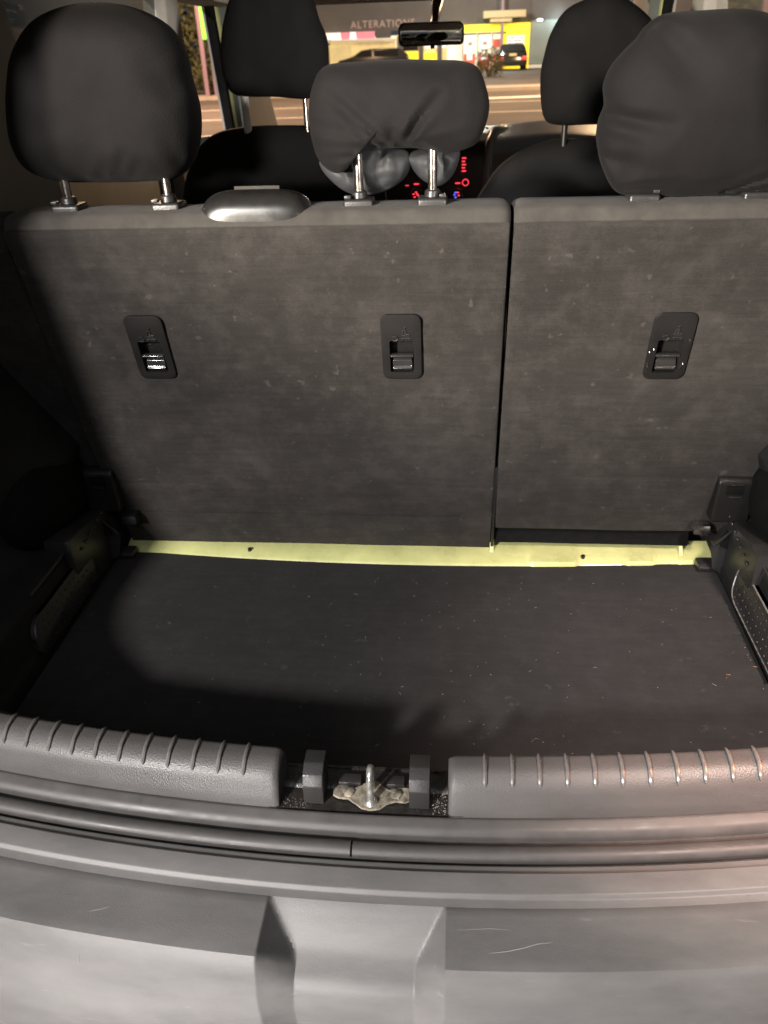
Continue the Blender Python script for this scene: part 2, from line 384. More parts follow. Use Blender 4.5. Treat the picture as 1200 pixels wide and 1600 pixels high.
def scratch(pts, wd):
    bm = bmesh.new(); bm_tube(bm, pts, [wd*.3]+[wd]*(len(pts)-2)+[wd*.3], 5); from_bm('scratch', bm, 'scr', bmp)
def on_top(x, u):       # point on the block top face, u = 0 at the inner edge, 1 at the outer edge
    y = -.066-.055*u; return (x, y+bow(x), .6366-.0031*u-.00022)
scratch([on_top(.118, .72), on_top(.135, .68), on_top(.150, .62), on_top(.163, .55), on_top(.176, .53)], .00055)
scratch([on_top(.09, .35), on_top(.12, .31), on_top(.14, .33)], .00030);
scratch([on_top(-.24, .50), on_top(-.25, .58), on_top(-.262, .66)], .0003); scratch([on_top(-.14, .3), on_top(-.143, .42), on_top(-.141, .5)], .0004)
for x, z0 in ((-.262, .614),):
    ya = lambda z: -.1275-(.622-z)*.274+bow(x)+.0001
    scratch([(x, ya(z0), z0), (x+.0008, ya(z0-.006), z0-.006), (x-.0005, ya(z0-.013), z0-.013)], .0003)

# ================================================================== TAILGATE SEAL
seal = root('tailgate_seal', 'dark rubber weatherstrip running along the boot opening below the ribbed sill', 'rubber seal', (0, 0, .64))
sweep('lip', roundcorners([(.0235, .654), (.019, .6585), (.008, .6535), (.0035, .648), (.003, .638)], .003, 4), lin(-.75, .75, 81), 'rubber', seal)
sweep('groove', [(.0055, .644), (.002, .6425), (-.004, .6425), (-.004, .644)], lin(-.75, .75, 81), 'rubber_d', seal)
circ = [(-.0098+.0085*math.cos(a), .6415+.0075*math.sin(a)) for a in [math.radians(-20+220*k/22) for k in range(23)]]
def sw(v, i, j):
    v.z += noise.noise(Vector((v.x*9, 2, 0)))*.0006; return v
xsL = lin(-.75, -.0165, 60); xsR = lin(-.0145, .75, 60)
sweep('bulb', circ, xsL, 'rubber', seal, warp=sw); sweep('bulb', [(y, z-.0006) for y, z in circ], xsR, 'rubber', seal, warp=sw)
sweep('outer_groove', [(-.0175, .640), (-.0185, .634), (-.0225, .634), (-.023, .641)], lin(-.75, .75, 81), 'rubber_d', seal)

# ================================================================== LOAD SILL TRIM (two halves) with ribs
sp = roundcorners([(.068, .560), (.069, .690), (.064, .7005), (.044, .7010), (.029, .690), (.0215, .668), (.0200, .654)], .009, 5)
def sill_y(x): return bow(x)
def sill_half(x0, x1, label, ribs, endside):
    t = root('sill_trim', label, 'sill trim', ((x0+x1)/2, .04, .66), 'ribbed sill trim halves')
    xs = lin(x0, x1, 70)
    def wf(v, i, j):
        d = abs(v.x-endside)                      # rolled end beside the latch
        if d < .009:
            k = 1-math.sqrt(max(0, 1-((.009-d)/.009)**2)); v.z -= .007*k; v.y += .003*k*(1 if i > 10 else -1)
        return v
    xe = [x for x in xs if abs(x-endside) > .01] + [endside+(1 if x0 == endside else -1)*q for q in (0, .0008, .002, .0035, .0055, .008)]
    xe.sort()
    sweep('sill_skin', sp, xe, 'sill', t, warp=wf)
    # end cap wall
    n = len(sp); vs = [(endside+(.0002 if x0 == endside else -.0002), p[0]+bow(endside)+0, p[1]-.007) for p in sp]
    vs.append((endside, .045, .63)); from_data('end_wall', vs, [(i, i+1, n) for i in range(n-1)], 'sill', t)
    # rib: a rounded bar draped over the sill top; one mesh shared by all
    pr = [(.0655, .7000), (.060, .7018), (.052, .7020), (.044, .7012), (.038, .6975), (.0325, .6935), (.0300, .6905)]
    bm = bmesh.new(); bm_tube(bm, [(0, y, z) for y, z in pr], [.0010, .0020, .0023, .0023, .0024, .0024, .0008], 8)
    me = None
    for x in ribs:
        if me is None:
            r = from_bm('rib', bm, 'ribm', t); me = r.data
        else:
            r = bpy.data.objects.new('rib', me); C.objects.link(r); r.parent = t; r.matrix_parent_inverse = Matrix.Translation(-t.location)
        r.location = (x, bow(x), 0)
    return t
sill_half(-.75, -.0945, 'left half of the ribbed grey plastic load sill, brightly lit, left of the latch', [-.4065-.0275*k for k in range(6, 0, -1)]+[-.407+.0275*k for k in range(11)], -.0945)
sill_half(.0795, .75, 'right half of the ribbed grey plastic load sill, with an orange sheen, right of the latch', [.1165+.0275*k for k in range(15)], .0795)

# ================================================================== LATCH STRIKER
st = root('latch_striker', 'zinc hoop latch striker on a rusty plate between two black rubber buffers', 'latch', (0, .04, .665))
well = [(-.11, .0), (.11, .0)]
bm = bmesh.new()
nx, ny = 60, 26
wv = [[None]*ny for _ in range(nx)]
for i in range(nx):
    for j in range(ny):
        x = -.105+.20*i/(nx-1); y = .0215+.052*j/(ny-1)
        z = .6585 + (.004 if y > .05 else 0)*ss((y-.045)/.01) + .0006*noise.noise(Vector((x*160, y*160, 0)))
        wv[i][j] = bm.verts.new((x, y, z))
for i in range(nx-1):
    for j in range(ny-1): bm.faces.new((wv[i][j], wv[i+1][j], wv[i+1][j+1], wv[i][j+1]))
from_bm('well_floor', bm, 'dirt', st)
box('well_back', (-.105, .0735, .56), (.095, .0765, .664), 'dirt', st)
def plate_out():
    return [(-.040, .0380), (-.034, .0350), (-.024, .0345), (-.016, .0290), (-.009, .0235), (0, .0215), (.010, .0235), (.017, .0300), (.025, .0335), (.036, .0330), (.041, .0360), (.040, .050), (.033, .0515), (.018, .0470), (.010, .0520), (.006, .058), (-.005, .058), (-.011, .052), (-.018, .0480), (-.032, .0515), (-.041, .048)]
bm = bmesh.new(); vs = [bm.verts.new((x, y, .6605)) for x, y in plate_out()]; f = bm.faces.new(vs)
r = bmesh.ops.extrude_face_region(bm, geom=[f]); bmesh.ops.translate(bm, vec=(0, 0, .0028), verts=[v for v in r['geom'] if isinstance(v, bmesh.types.BMVert)])
from_bm('base_plate', bm, 'rust', st)
for x in (-.024, .026):
    bm = bmesh.new(); bm_tube(bm, [(x, .041, .6630), (x, .041, .6655), (x, .041, .6668)], [.0062, .0060, .0035], 6); from_bm('bolt', bm, 'rust', st)
hp = [(0, .0310, .663)]+[(0, .0310+.0005*k, .668+.0065*k) for k in range(4)]+[(0, .040-.0075*math.cos(a), .692+.0085*math.sin(a)) for a in [math.radians(10+160*k/10) for k in range(11)]]+[(0, .0485, .684), (0, .0495, .663)]
tube('hoop', hp, [.0052]+[.0036]*(len(hp)-1), 'zinc', st, 14)
tube('hoop_collar', [(0, .0310, .662), (0, .0310, .6655), (0, .0310, .6675)], [.0075, .0070, .005], 'zinc', st, 16)
for x, flip in ((-.059, 1), (.0505, -1)):
    prism('buffer', [(.0285, .6585), (.0285, .6835), (.0335, .6945), (.0455, .7010), (.063, .7010), (.063, .6585)], 0, x-.0105, x+.0105, 'blk', st, .0014, 2)
prism('ledge_step', [(.050, .6625), (.0505, .668), (.062, .669), (.062, .6625)], 0, -.036, -.012, 'blk', st, .0012, 2)
prism('ledge_step', [(.050, .6625), (.0505, .668), (.062, .669), (.062, .6625)], 0, .015, .034, 'blk', st, .0012, 2)
def grit(name, x0, x1, y0, y1, z, n, s, m, parent):
    bm = bmesh.new()
    for _ in range(n):
        x, y = random.uniform(x0, x1), random.uniform(y0, y1); q = s*random.uniform(.4, 1.4)
        r = bmesh.ops.create_icosphere(bm, subdivisions=1, radius=q)
        for v in r['verts']: v.co = Vector((x+v.co.x*random.uniform(.7, 1.4), y+v.co.y, z+v.co.z*.6))
    o = from_bm(name, bm, m, parent); o['kind'] = 'stuff'; return o
g = grit('grit', .064, .0785, .023, .050, .6592, 95, .00042, 'grit', st)
g = grit('grit', -.092, -.065, .022, .036, .6592, 60, .00036, 'grit', st)

# ================================================================== BOOT FLOOR
fb = root('cargo_floor', 'flat black carpeted boot floor board flecked with pale lint', 'boot floor', (0, .33, .565))
cx = []
def floor_outline():
    pts = [(-.508, .072), (.508, .072), (.512, .52)]
    for k in range(8): a = math.radians(0+90*k/7); pts.append((.486+.026*math.cos(a), .594+.030*math.sin(a)))
    for k in range(1, 20): x = .486-.972*k/20; pts.append((x, .624-.026*(1-(x/.49)**2)))
    for k in range(8): a = math.radians(90+90*k/7); pts.append((-.486+.026*math.cos(a), .594+.030*math.sin(a)))
    pts.append((-.512, .52)); return pts
bm = bmesh.new(); v1 = [bm.verts.new((x, y, .575)) for x, y in floor_outline()]; v0 = [bm.verts.new((x, y, .555)) for x, y in floor_outline()]
top = bm.faces.new(v1); n = len(v1)
for i in range(n): bm.faces.new((v0[i], v0[(i+1) % n], v1[(i+1) % n], v1[i]))
es = [e for e in bm.edges if all(v in v1 for v in e.verts)]
bmesh.ops.bevel(bm, geom=es, offset=.004, segments=3, affect='EDGES')
from_bm('carpet', bm, 'floor', fb)
def lint(n, region, m, parent, L=(.002, .007), w=.00022):
    vs, fs = [], []
    for _ in range(n):
        p = Vector(region()); a = random.uniform(0, PI); c = random.uniform(-2, 2); l = random.uniform(*L) if random.random() < .35 else random.uniform(.0006, .0015)
        ww = w*(1.8 if l < .0016 else .8)
        b = len(vs); k = 4
        for i in range(k+1):
            d = Vector((math.cos(a), math.sin(a), 0)); s = Vector((-d.y, d.x, 0))
            vs += [p+s*ww+Vector((0, 0, .0004)), p-s*ww+Vector((0, 0, .0004)), p+Vector((0, 0, .0004+ww*1.6))]
            if i < k:
                q = b+3*i; fs += [(q, q+3, q+5, q+2), (q+2, q+5, q+4, q+1), (q+1, q+4, q+3, q)]
            p = p+d*l/k; a += c*.25
    o = from_data('lint', vs, fs, m, parent, False); o['kind'] = 'stuff'; return o
def rf():
    x = random.gauss(.12, .26); y = random.uniform(.09, .585)
    return (max(-.44, min(.5, x)), y, .575)
lint(140, rf, 'lint', fb, w=.00019); lint(14, rf, 'speck', fb)

# ================================================================== LIME CROSS MEMBER
cm = root('body_crossmember', 'bare lime green painted steel strip between the carpet and the rear seatbacks', 'body panel', (0, .62, .56))
def cmf(i, j):
    x = -.505+1.02*i/199
    prof = [(.598, .545), (.6015, .566), (.6035, .5725), (.608, .577), (.640, .583), (.670, .586)]
    y, z = prof[j]
    y -= .003*(1-(x/.5)**2)*0 - .022*((x/.5)**2)*(1 if j < 4 else .3)
    st_ = 0
    for x0, a in ((.205, .0022), (.285, -.0022), (.365, .0018), (.415, -.0018), (.45, .0015)):
        st_ += a*ss((x-x0)/.006)
    st_ *= 1.7
    if j in (1, 2, 3): y -= st_; z += st_*.7
    if j >= 3: z += st_*.5
    return Vector((x, y-.002, z))
grid('panel', 200, 6, cmf, 'lime', cm)
for X in (-.279, .299):
    bm = bmesh.new(); bm_tube(bm, [(X, .626, .574), (X, .6255, .5842)], .0034, 16); from_bm('bolt_hole', bm, 'dark', cm)
for k, X in enumerate((.1455, .463)):
    prism('bracket', [(.630, .578), (.644, .596), (.662, .598), (.66, .575)], 0, X-.0035, X+.0035, 'lime', cm, .002, 2)

# ================================================================== REAR SEATBACKS
def sy(z): return .4904+(1.1726-z)*.2684
def seatback(label, x0, x1, zbot, handles, sockets, flap=None, seed=0, creases=()):
    t = root('rear_seatback', label, 'seat back', ((x0+x1)/2, sy(zbot), zbot), 'split rear seatbacks')
    # felt back panel: grid with openings for the latch handles, edges folded forward
    xs = set(); zs = set()
    nx_ = int((x1-x0)/.007); 
    for k in range(nx_+1): xs.add(round(x0+.004+(x1-x0-.008)*k/nx_, 5))
    nz_ = 130
    ztop = 1.1475
    for k in range(nz_+1): zs.add(round(zbot+.004+(ztop-.004-zbot)*k/nz_, 5))
    hz0, hz1 = .936, 1.020; hw = .0215
    xs = [x for x in xs if all(min(abs(x-(h-hw)), abs(x-(h+hw))) > .003 for h in handles)]
    xs += [h-hw for h in handles]+[h+hw for h in handles]
    zs = [z for z in zs if min(abs(z-hz0), abs(z-hz1)) > .003]+[hz0, hz1]
    xs.sort(); zs.sort()
    X = [x0, x0+.0005, x0+.0018]+[x for x in xs if x0+.003 < x < x1-.003]+[x1-.0018, x1-.0005, x1]
    Z = [zbot, zbot+.0008]+[z for z in zs if zbot+.003 < z]
    if Z[-1] < ztop: Z.append(ztop)
    dx = {0: .025, 1: .004, 2: .0012, len(X)-3: .0012, len(X)-2: .004, len(X)-1: .025}
    def f(i, j):
        x, z = X[i], Z[j]
        y = sy(z)+dx.get(i, 0)
        if j == 0: y += .010
        if j == 1: y += .001
        if 2 < i < len(X)-3:
            y += noise.noise(Vector((x*7, z*7, seed)))*.0022
            y += .0024*max(0, noise.noise(Vector((x*24, z*30, seed+3)))-.1)
            for (cx0, cz0, cx1, cz1, cw, cdp) in creases:
                a = Vector((cx0, cz0)); ab = Vector((cx1-cx0, cz1-cz0)); q = Vector((x, z)); tt = max(0, min(1, (q-a).dot(ab)/ab.length_squared))
                y += cdp*math.exp(-((q-(a+ab*tt)).length/cw)**2)
            if flap and abs(z-flap) < .012: y += .0016*math.exp(-((z-flap)/.003)**2)
        if z > 1.135: y += .003*((z-1.135)/.0125)**2
        return Vector((x, y, z))
    def skip(i, j):
        if j < 1: return False
        xm = (X[i]+X[i+1])/2; zm = (Z[j]+Z[j+1])/2
        return hz0 < zm < hz1 and any(abs(xm-h) < hw for h in handles)
    grid('back_panel', len(X), len(Z), f, 'back', t, skip)
    # cloth top roll, above the crease
    bm = bmesh.new()
    pr = roundcorners([(sy(1.146)+.006, 1.1455), (sy(1.149)-.0005, 1.1490), (.5050, 1.1655), (.520, 1.1675), (.545, 1.1680), (.595, 1.1630), (.625, 1.13), (.64, 1.02)], .007, 4)
    xe = [x0, x0+.0008, x0+.003, x0+.0065, x0+.012]+[x0+.02+(x1-x0-.04)*k/70 for k in range(71)]+[x1-.012, x1-.0065, x1-.003, x1-.0008, x1]
    ins = [1, .78, .45, .2, .05]
    def tf(i, j):
        x = xe[j]; y, z = pr[i]
        k = ins[j] if j < 5 else (ins[len(xe)-1-j] if j >= len(xe)-5 else 0)
        c = Vector((.56, 1.12)); p = Vector((y, z)); p = p.lerp(c, .17*k)
        if i > 6: p[1] += .0012*noise.noise(Vector((x*9, y*9, seed)))
        return Vector((x, p[0], p[1]))
    grid('top_roll', len(pr), len(xe), tf, 'seat_top', t)
    # seat core behind the panel
    prism('seat_core', [(sy(zbot)+.022, zbot), (sy(1.14)+.026, 1.135), (.62, 1.13), (.74, zbot)], 0, x0+.004, x1-.004, 'blk_soft', t)
    for hx in handles: latch(hx, t)
    for sx in sockets:
        bm = bmesh.new(); bm_box(bm, (sx-.0185, .519, 1.158), (sx+.0185, .554, 1.1745), .004, 3)
        so = from_bm('post_socket', bm, 'blk', t)
        bm = bmesh.new(); bm_tube(bm, [(sx, .538, 1.175), (sx, .538, 1.1815), (sx, .538, 1.183)], [.0105, .0095, .0075], 18)
        from_bm('collar', bm, 'blk', so)
        if True: box('release_tab', (sx+.013*(1 if sx > 0 else -1)-.004, .519, 1.1755), (sx+.013*(1 if sx > 0 else -1)+.004, .528, 1.1795), 'blk', so, .001)
    return t
def latch(hx, parent):
    """rounded bezel with a recess, a finger lever and moulded symbols"""
    W, H, R, zc = .0560, .102, .011, .9775
    out = rrect(hx, zc, W, H, R, 6); n = len(out)
    rx0, rx1, rz0, rz1 = hx-.0165, hx+.0165, .9385, .9880       # recess opening
    inn = []
    ic = ((rx0+rx1)/2, (rz0+rz1)/2)
    inn = rrect(ic[0], ic[1], rx1-rx0, rz1-rz0, .003, 6)
    bm = bmesh.new()
    def ring(pts, off, sc=None, c=None):
        vs = []
        for (x, z) in pts:
            if sc: x = c[0]+(x-c[0])*sc[0]; z = c[1]+(z-c[1])*sc[1]
            vs.append(bm.verts.new((x, sy(z)+off, z)))
        return vs
    c0 = (hx, zc)
    rings = [ring(out, .001), ring(out, -.0022), ring(out, -.0038, (.965, .98), c0), ring(out, -.0042, (.90, .945), c0), ring(inn, -.0036, (1.03, 1.02), ic), ring(inn, -.002), ring(inn, .012, (.93, .96), ic)]
    for a, b in zip(rings, rings[1:]):
        for k in range(n): bm.faces.new((a[k], a[(k+1) % n], b[(k+1) % n], b[k]))
    bm.faces.new(rings[-1])
    b = from_bm('latch_handle', bm, 'handle', parent)
    # lever: cross bar and the scooped tongue under it
    zb = .9640
    def YZ(pts): return [(sy(z)+o, z) for o, z in pts]
    prism('lever_bar', YZ([(-.0042, zb-.0012), (-.0046, zb+.0012), (-.001, zb+.0030), (.006, zb+.0030), (.006, zb-.0022), (-.001, zb-.0026)]), 0, rx0+.0003, rx1-.0003, 'gloss', b, .0012, 3)
    prism('lever_tongue', YZ([(.0060, zb-.004), (.0005, zb-.0075), (-.0005, zb-.0165), (-.0030, zb-.0190), (-.0035, zb-.0212), (.0070, zb-.0212)]), 0, hx-.0135, hx+.0135, 'gloss', b, .0012, 3)
    # moulded marks: folding-seat symbol and arrow
    def stroke(pts, r=.0007):
        bm_tube(bm2, [(hx+x, sy(.9975+z)-.0046, .9975+z) for x, z in pts], r, 6)
    bm2 = bmesh.new()
    stroke([(.001, .000), (.003, .007), (.006, .008), (.007, .0065), (.0045, .001)]); stroke([(.001, .000), (.010, -.001), (.0115, .001), (.0045, .0022)])
    stroke([(.000, -.0045), (.013, -.0045)]); stroke([(.002, -.0045), (.002, -.008)]); stroke([(.011, -.0045), (.011, -.008)])
    stroke([(-.012, -.008), (-.007, -.0085), (-.0045, -.005), (-.007, -.0015), (-.011, -.002)]); stroke([(-.0125, -.0003), (-.011, -.002), (-.0125, -.0038)])
    stroke([(.0045, .0115), (.0065, .0125), (.0075, .0108), (.0058, .0095), (.0045, .0115)])
    from_bm('moulded_symbol', bm2, 'blk', b)

sb60 = seatback('wide left rear seatback, grey felt back with two latch handles and a belt guide', -.510, .1440, .650, (-.356, .004), (-.428, -.294, -.0455, .047), .72, 1, ((-.265, 1.085, -.245, 1.04, .005, .0018), (-.20, 1.06, -.22, 1.03, .006, .0022), (-.15, 1.05, -.165, 1.02, .005, .0018), (-.10, .78, -.05, .80, .006, .0016), (-.33, .86, -.28, .85, .006, .0016), (.02, .79, .06, .80, .005, .0016)))
bo = root('side_bolster', 'fixed cloth side cushion in shadow beyond the left end of the wide seatback', 'side cushion', (-.57, .6, .6))
prism('cushion', [(sy(.60)+.012, .60), (sy(1.12)+.010, 1.12), (sy(1.155)+.016, 1.155), (.56, 1.164), (.62, 1.15), (.72, .60)], 0, -.640, -.515, 'back', bo, .012, 3)
# loose lower flap of the wide seatback
def flf(i, j):
    x = -.500+.642*i/60; z = .5715+.083*j/12
    y = sy(z)-.0026+.0012*j/12+.0012*noise.noise(Vector((x*8, z*20, 4)))+(.003 if j == 0 else 0)
    return Vector((x, y, z))
grid('lower_flap', 61, 13, flf, 'back', sb60)
sb40 = seatback('narrow right rear seatback, browner felt back with one scuffed latch handle', 0.1478, .625, .628, (.366,), (.304, .438), .745, 7, ((.16, .752, .30, .754, .0035, .0026), (.22, .69, .27, .688, .005, .0014), (.40, .85, .43, .90, .008, .0016)))
# paint chips on the scuffed handle
for (dx_, z, l) in ((.0235, .985, .005), (.0195, .943, .007), (.0265-.005, .950, .004), (-.0245, .944, .008), (-.0255, .949, .005), (-.021, .973, .003), (-.026, .969, .003)):
    tube('scuff', [(.366+dx_, sy(z)-.0040, z), (.366+dx_+.0006, sy(z+l*.5)-.0046, z+l*.5), (.366+dx_, sy(z+l)-.0040, z+l)], [.0004, .0011, .0004], 'steel', sb40, 7)
# lower black hinge flap under the narrow seatback
bm = bmesh.new()
def hff(i, j):
    x = .151+.322*i/40; t = j/8; z = .634-.037*t-.006*math.exp(-((x-.16)/.03)**2)*0; y = sy(.62)-.004-.008*t
    y += .001*noise.noise(Vector((x*12, z*12, 2))); return Vector((x, y+.016, z))
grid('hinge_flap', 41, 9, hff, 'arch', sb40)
prism('side_bracket', [(.640, .585), (.628, .66), (.605, .76), (.64, .76), (.70, .585)], 0, .1432, .1478, 'dark', sb40)
tube('hinge_pin', [(.139, .648, .600), (.139, .640, .640), (.1425, .632, .66)], .0022, 'rust', sb60, 8)
# moulded centre belt guide straddling the top of the wide seatback
def guide(parent):
    cx_, hw, n = -.177, .0680, 44
    vs = []
    nu, nv = 44, 22
    def f(i, j):
        u = -1+2*i/(nu-1); a = PI*(j/(nv-1))
        sh = max(0, 1-abs(u)**4.2)**.5
        x = cx_+hw*u+.004*math.sin(a)*u
        r = .013+.021*sh
        y = .5265-.0275*math.cos(a)*(.62+.38*sh); z = 1.1480+.034*abs(math.sin(a))**.5*(.12+.88*sh)+.022*(j/(nv-1))*.5
        return Vector((x, y, z))
    g = grid('belt_guide', nu, nv, f, 'dome', parent)
    box('belt_slot_tab', (cx_-.030, .541, 1.160), (cx_+.029, .545, 1.1905), 'seat_top', g, .001)
guide(sb60)

# ================================================================== HEADRESTS
HL = [(-.348, 1.394), (-.392, 1.391), (-.432, 1.377), (-.462, 1.348), (-.478, 1.314), (-.488, 1.279), (-.492, 1.242), (-.479, 1.215), (-.444, 1.201), (-.392, 1.198), (-.323, 1.198), (-.284, 1.201), (-.26, 1.218), (-.246, 1.247), (-.242, 1.28), (-.247, 1.314), (-.25, 1.341), (-.266, 1.368), (-.303, 1.387)]
HC = [(-.08, 1.321), (-.041, 1.324), (.006, 1.325), (.05, 1.323), (.081, 1.321), (.101, 1.312), (.113, 1.284), (.114, 1.265), (.108, 1.246), (.097, 1.231), (.066, 1.223), (.038, 1.228), (.002, 1.231), (-.026, 1.228), (-.048, 1.222), (-.063, 1.206), (-.079, 1.204), (-.095, 1.218), (-.103, 1.244), (-.104, 1.276), (-.096, 1.303)]
HCl = [(-.1, 1.215), (-.085, 1.188), (-.056, 1.172), (-.018, 1.175), (.012, 1.194), (.016, 1.22), (-.016, 1.23), (-.057, 1.229)]
HCr = [(.016, 1.22), (.02, 1.201), (.037, 1.185), (.057, 1.181), (.074, 1.197), (.080, 1.222), (.065, 1.23)]
HR = [(.288, 1.349), (.307, 1.36), (.349, 1.362), (.39, 1.362), (.418, 1.357), (.444, 1.347), (.466, 1.312), (.48, 1.273), (.49, 1.226), (.486, 1.191), (.467, 1.174), (.434, 1.169), (.37, 1.167), (.312, 1.168), (.276, 1.173), (.256, 1.2), (.245, 1.232), (.245, 1.253), (.25, 1.27), (.247, 1.29), (.253, 1.309), (.266, 1.325), (.279, 1.337)]
def posts(t, xs, y, z0, z1, m='steel', r=.0052):
    for x in xs: tube('post', [(x, y, z0), (x, y, z1-.004), (x, y, z1)], r, m, t, 16)
h = root('headrest', 'tall left rear headrest in a black stretch cover, on two steel posts', 'headrest', (-.361, .538, 1.18), 'rear headrests in stretch covers')
f1 = [(-.372, 1.206, -.352, 1.226, .0035, .006), (-.352, 1.204, -.330, 1.232, .0035, .007), (-.338, 1.203, -.312, 1.224, .003, .006), (-.39, 1.203, -.40, 1.213, .004, .004), (-.43, 1.206, -.445, 1.222, .006, .004), (-.268, 1.225, -.275, 1.26, .006, .004), (-.262, 1.30, -.29, 1.345, .008, .0035)]
pillow('cushion', HL, .553, .058, 'cover', h, [(a,b,c,d,e*1.25,f*.75) for a,b,c,d,e,f in f1], .0032, 9, seed=1)
posts(h, (-.428, -.294), .538, 1.176, 1.225)
h = root('headrest', 'low middle rear headrest, bunched black cover gathered above its two bright posts', 'headrest', (0, .538, 1.18), 'rear headrests in stretch covers')
f2 = [(.001, 1.243, .001, 1.258, .0060, .009), (-.006, 1.236, -.075, 1.292, .0042, .0075), (.008, 1.236, .055, 1.288, .0042, .0085), (-.012, 1.233, -.10, 1.236, .004, .005), (.014, 1.234, .036, 1.268, .0032, .007), (-.022, 1.235, -.050, 1.262, .003, .006), (.02, 1.232, .095, 1.244, .004, .0055), (-.05, 1.225, -.095, 1.222, .0045, .0045), (.045, 1.229, .105, 1.232, .004, .005), (-.105, 1.262, -.05, 1.25, .005, .003)]
pillow('cushion', HC, .548, .046, 'cover', h, f2, .0024, 14, (.002, 1.272), 180, 44, seed=5)
pillow('lining', HCl, .582, .024, 'satin', h, [(-.06, 1.222, -.045, 1.18, .005, .007), (-.02, 1.222, -.022, 1.185, .006, .007)], .0045, 26, seed=2)
pillow('lining', HCr, .586, .026, 'satin', h, [(.05, 1.222, .058, 1.19, .006, .008)], .0045, 26, seed=3)
posts(h, (-.0455, .047), .538, 1.176, 1.245, r=.0058)
h = root('headrest', 'bulky right rear headrest in a baggy black cover, cropped by the frame edge', 'headrest', (.371, .538, 1.17), 'rear headrests in stretch covers')
f3 = [(.40, 1.176, .47, 1.202, .004, .006), (.42, 1.174, .478, 1.188, .003, .005), (.275, 1.18, .345, 1.186, .004, .004), (.248, 1.262, .315, 1.250, .006, .008), (.252, 1.215, .30, 1.205, .006, .006), (.30, 1.345, .35, 1.29, .010, .005), (.35, 1.178, .40, 1.186, .005, .003), (.285, 1.34, .33, 1.30, .012, .004), (.27, 1.20, .285, 1.24, .009, .003)]
pillow('cushion', HR, .553, .060, 'cover', h, [(a,b,c,d,e,f*1.6) for a,b,c,d,e,f in f3], .0038, 8, seed=11)
posts(h, (.304, .438), .538, 1.172, 1.20)

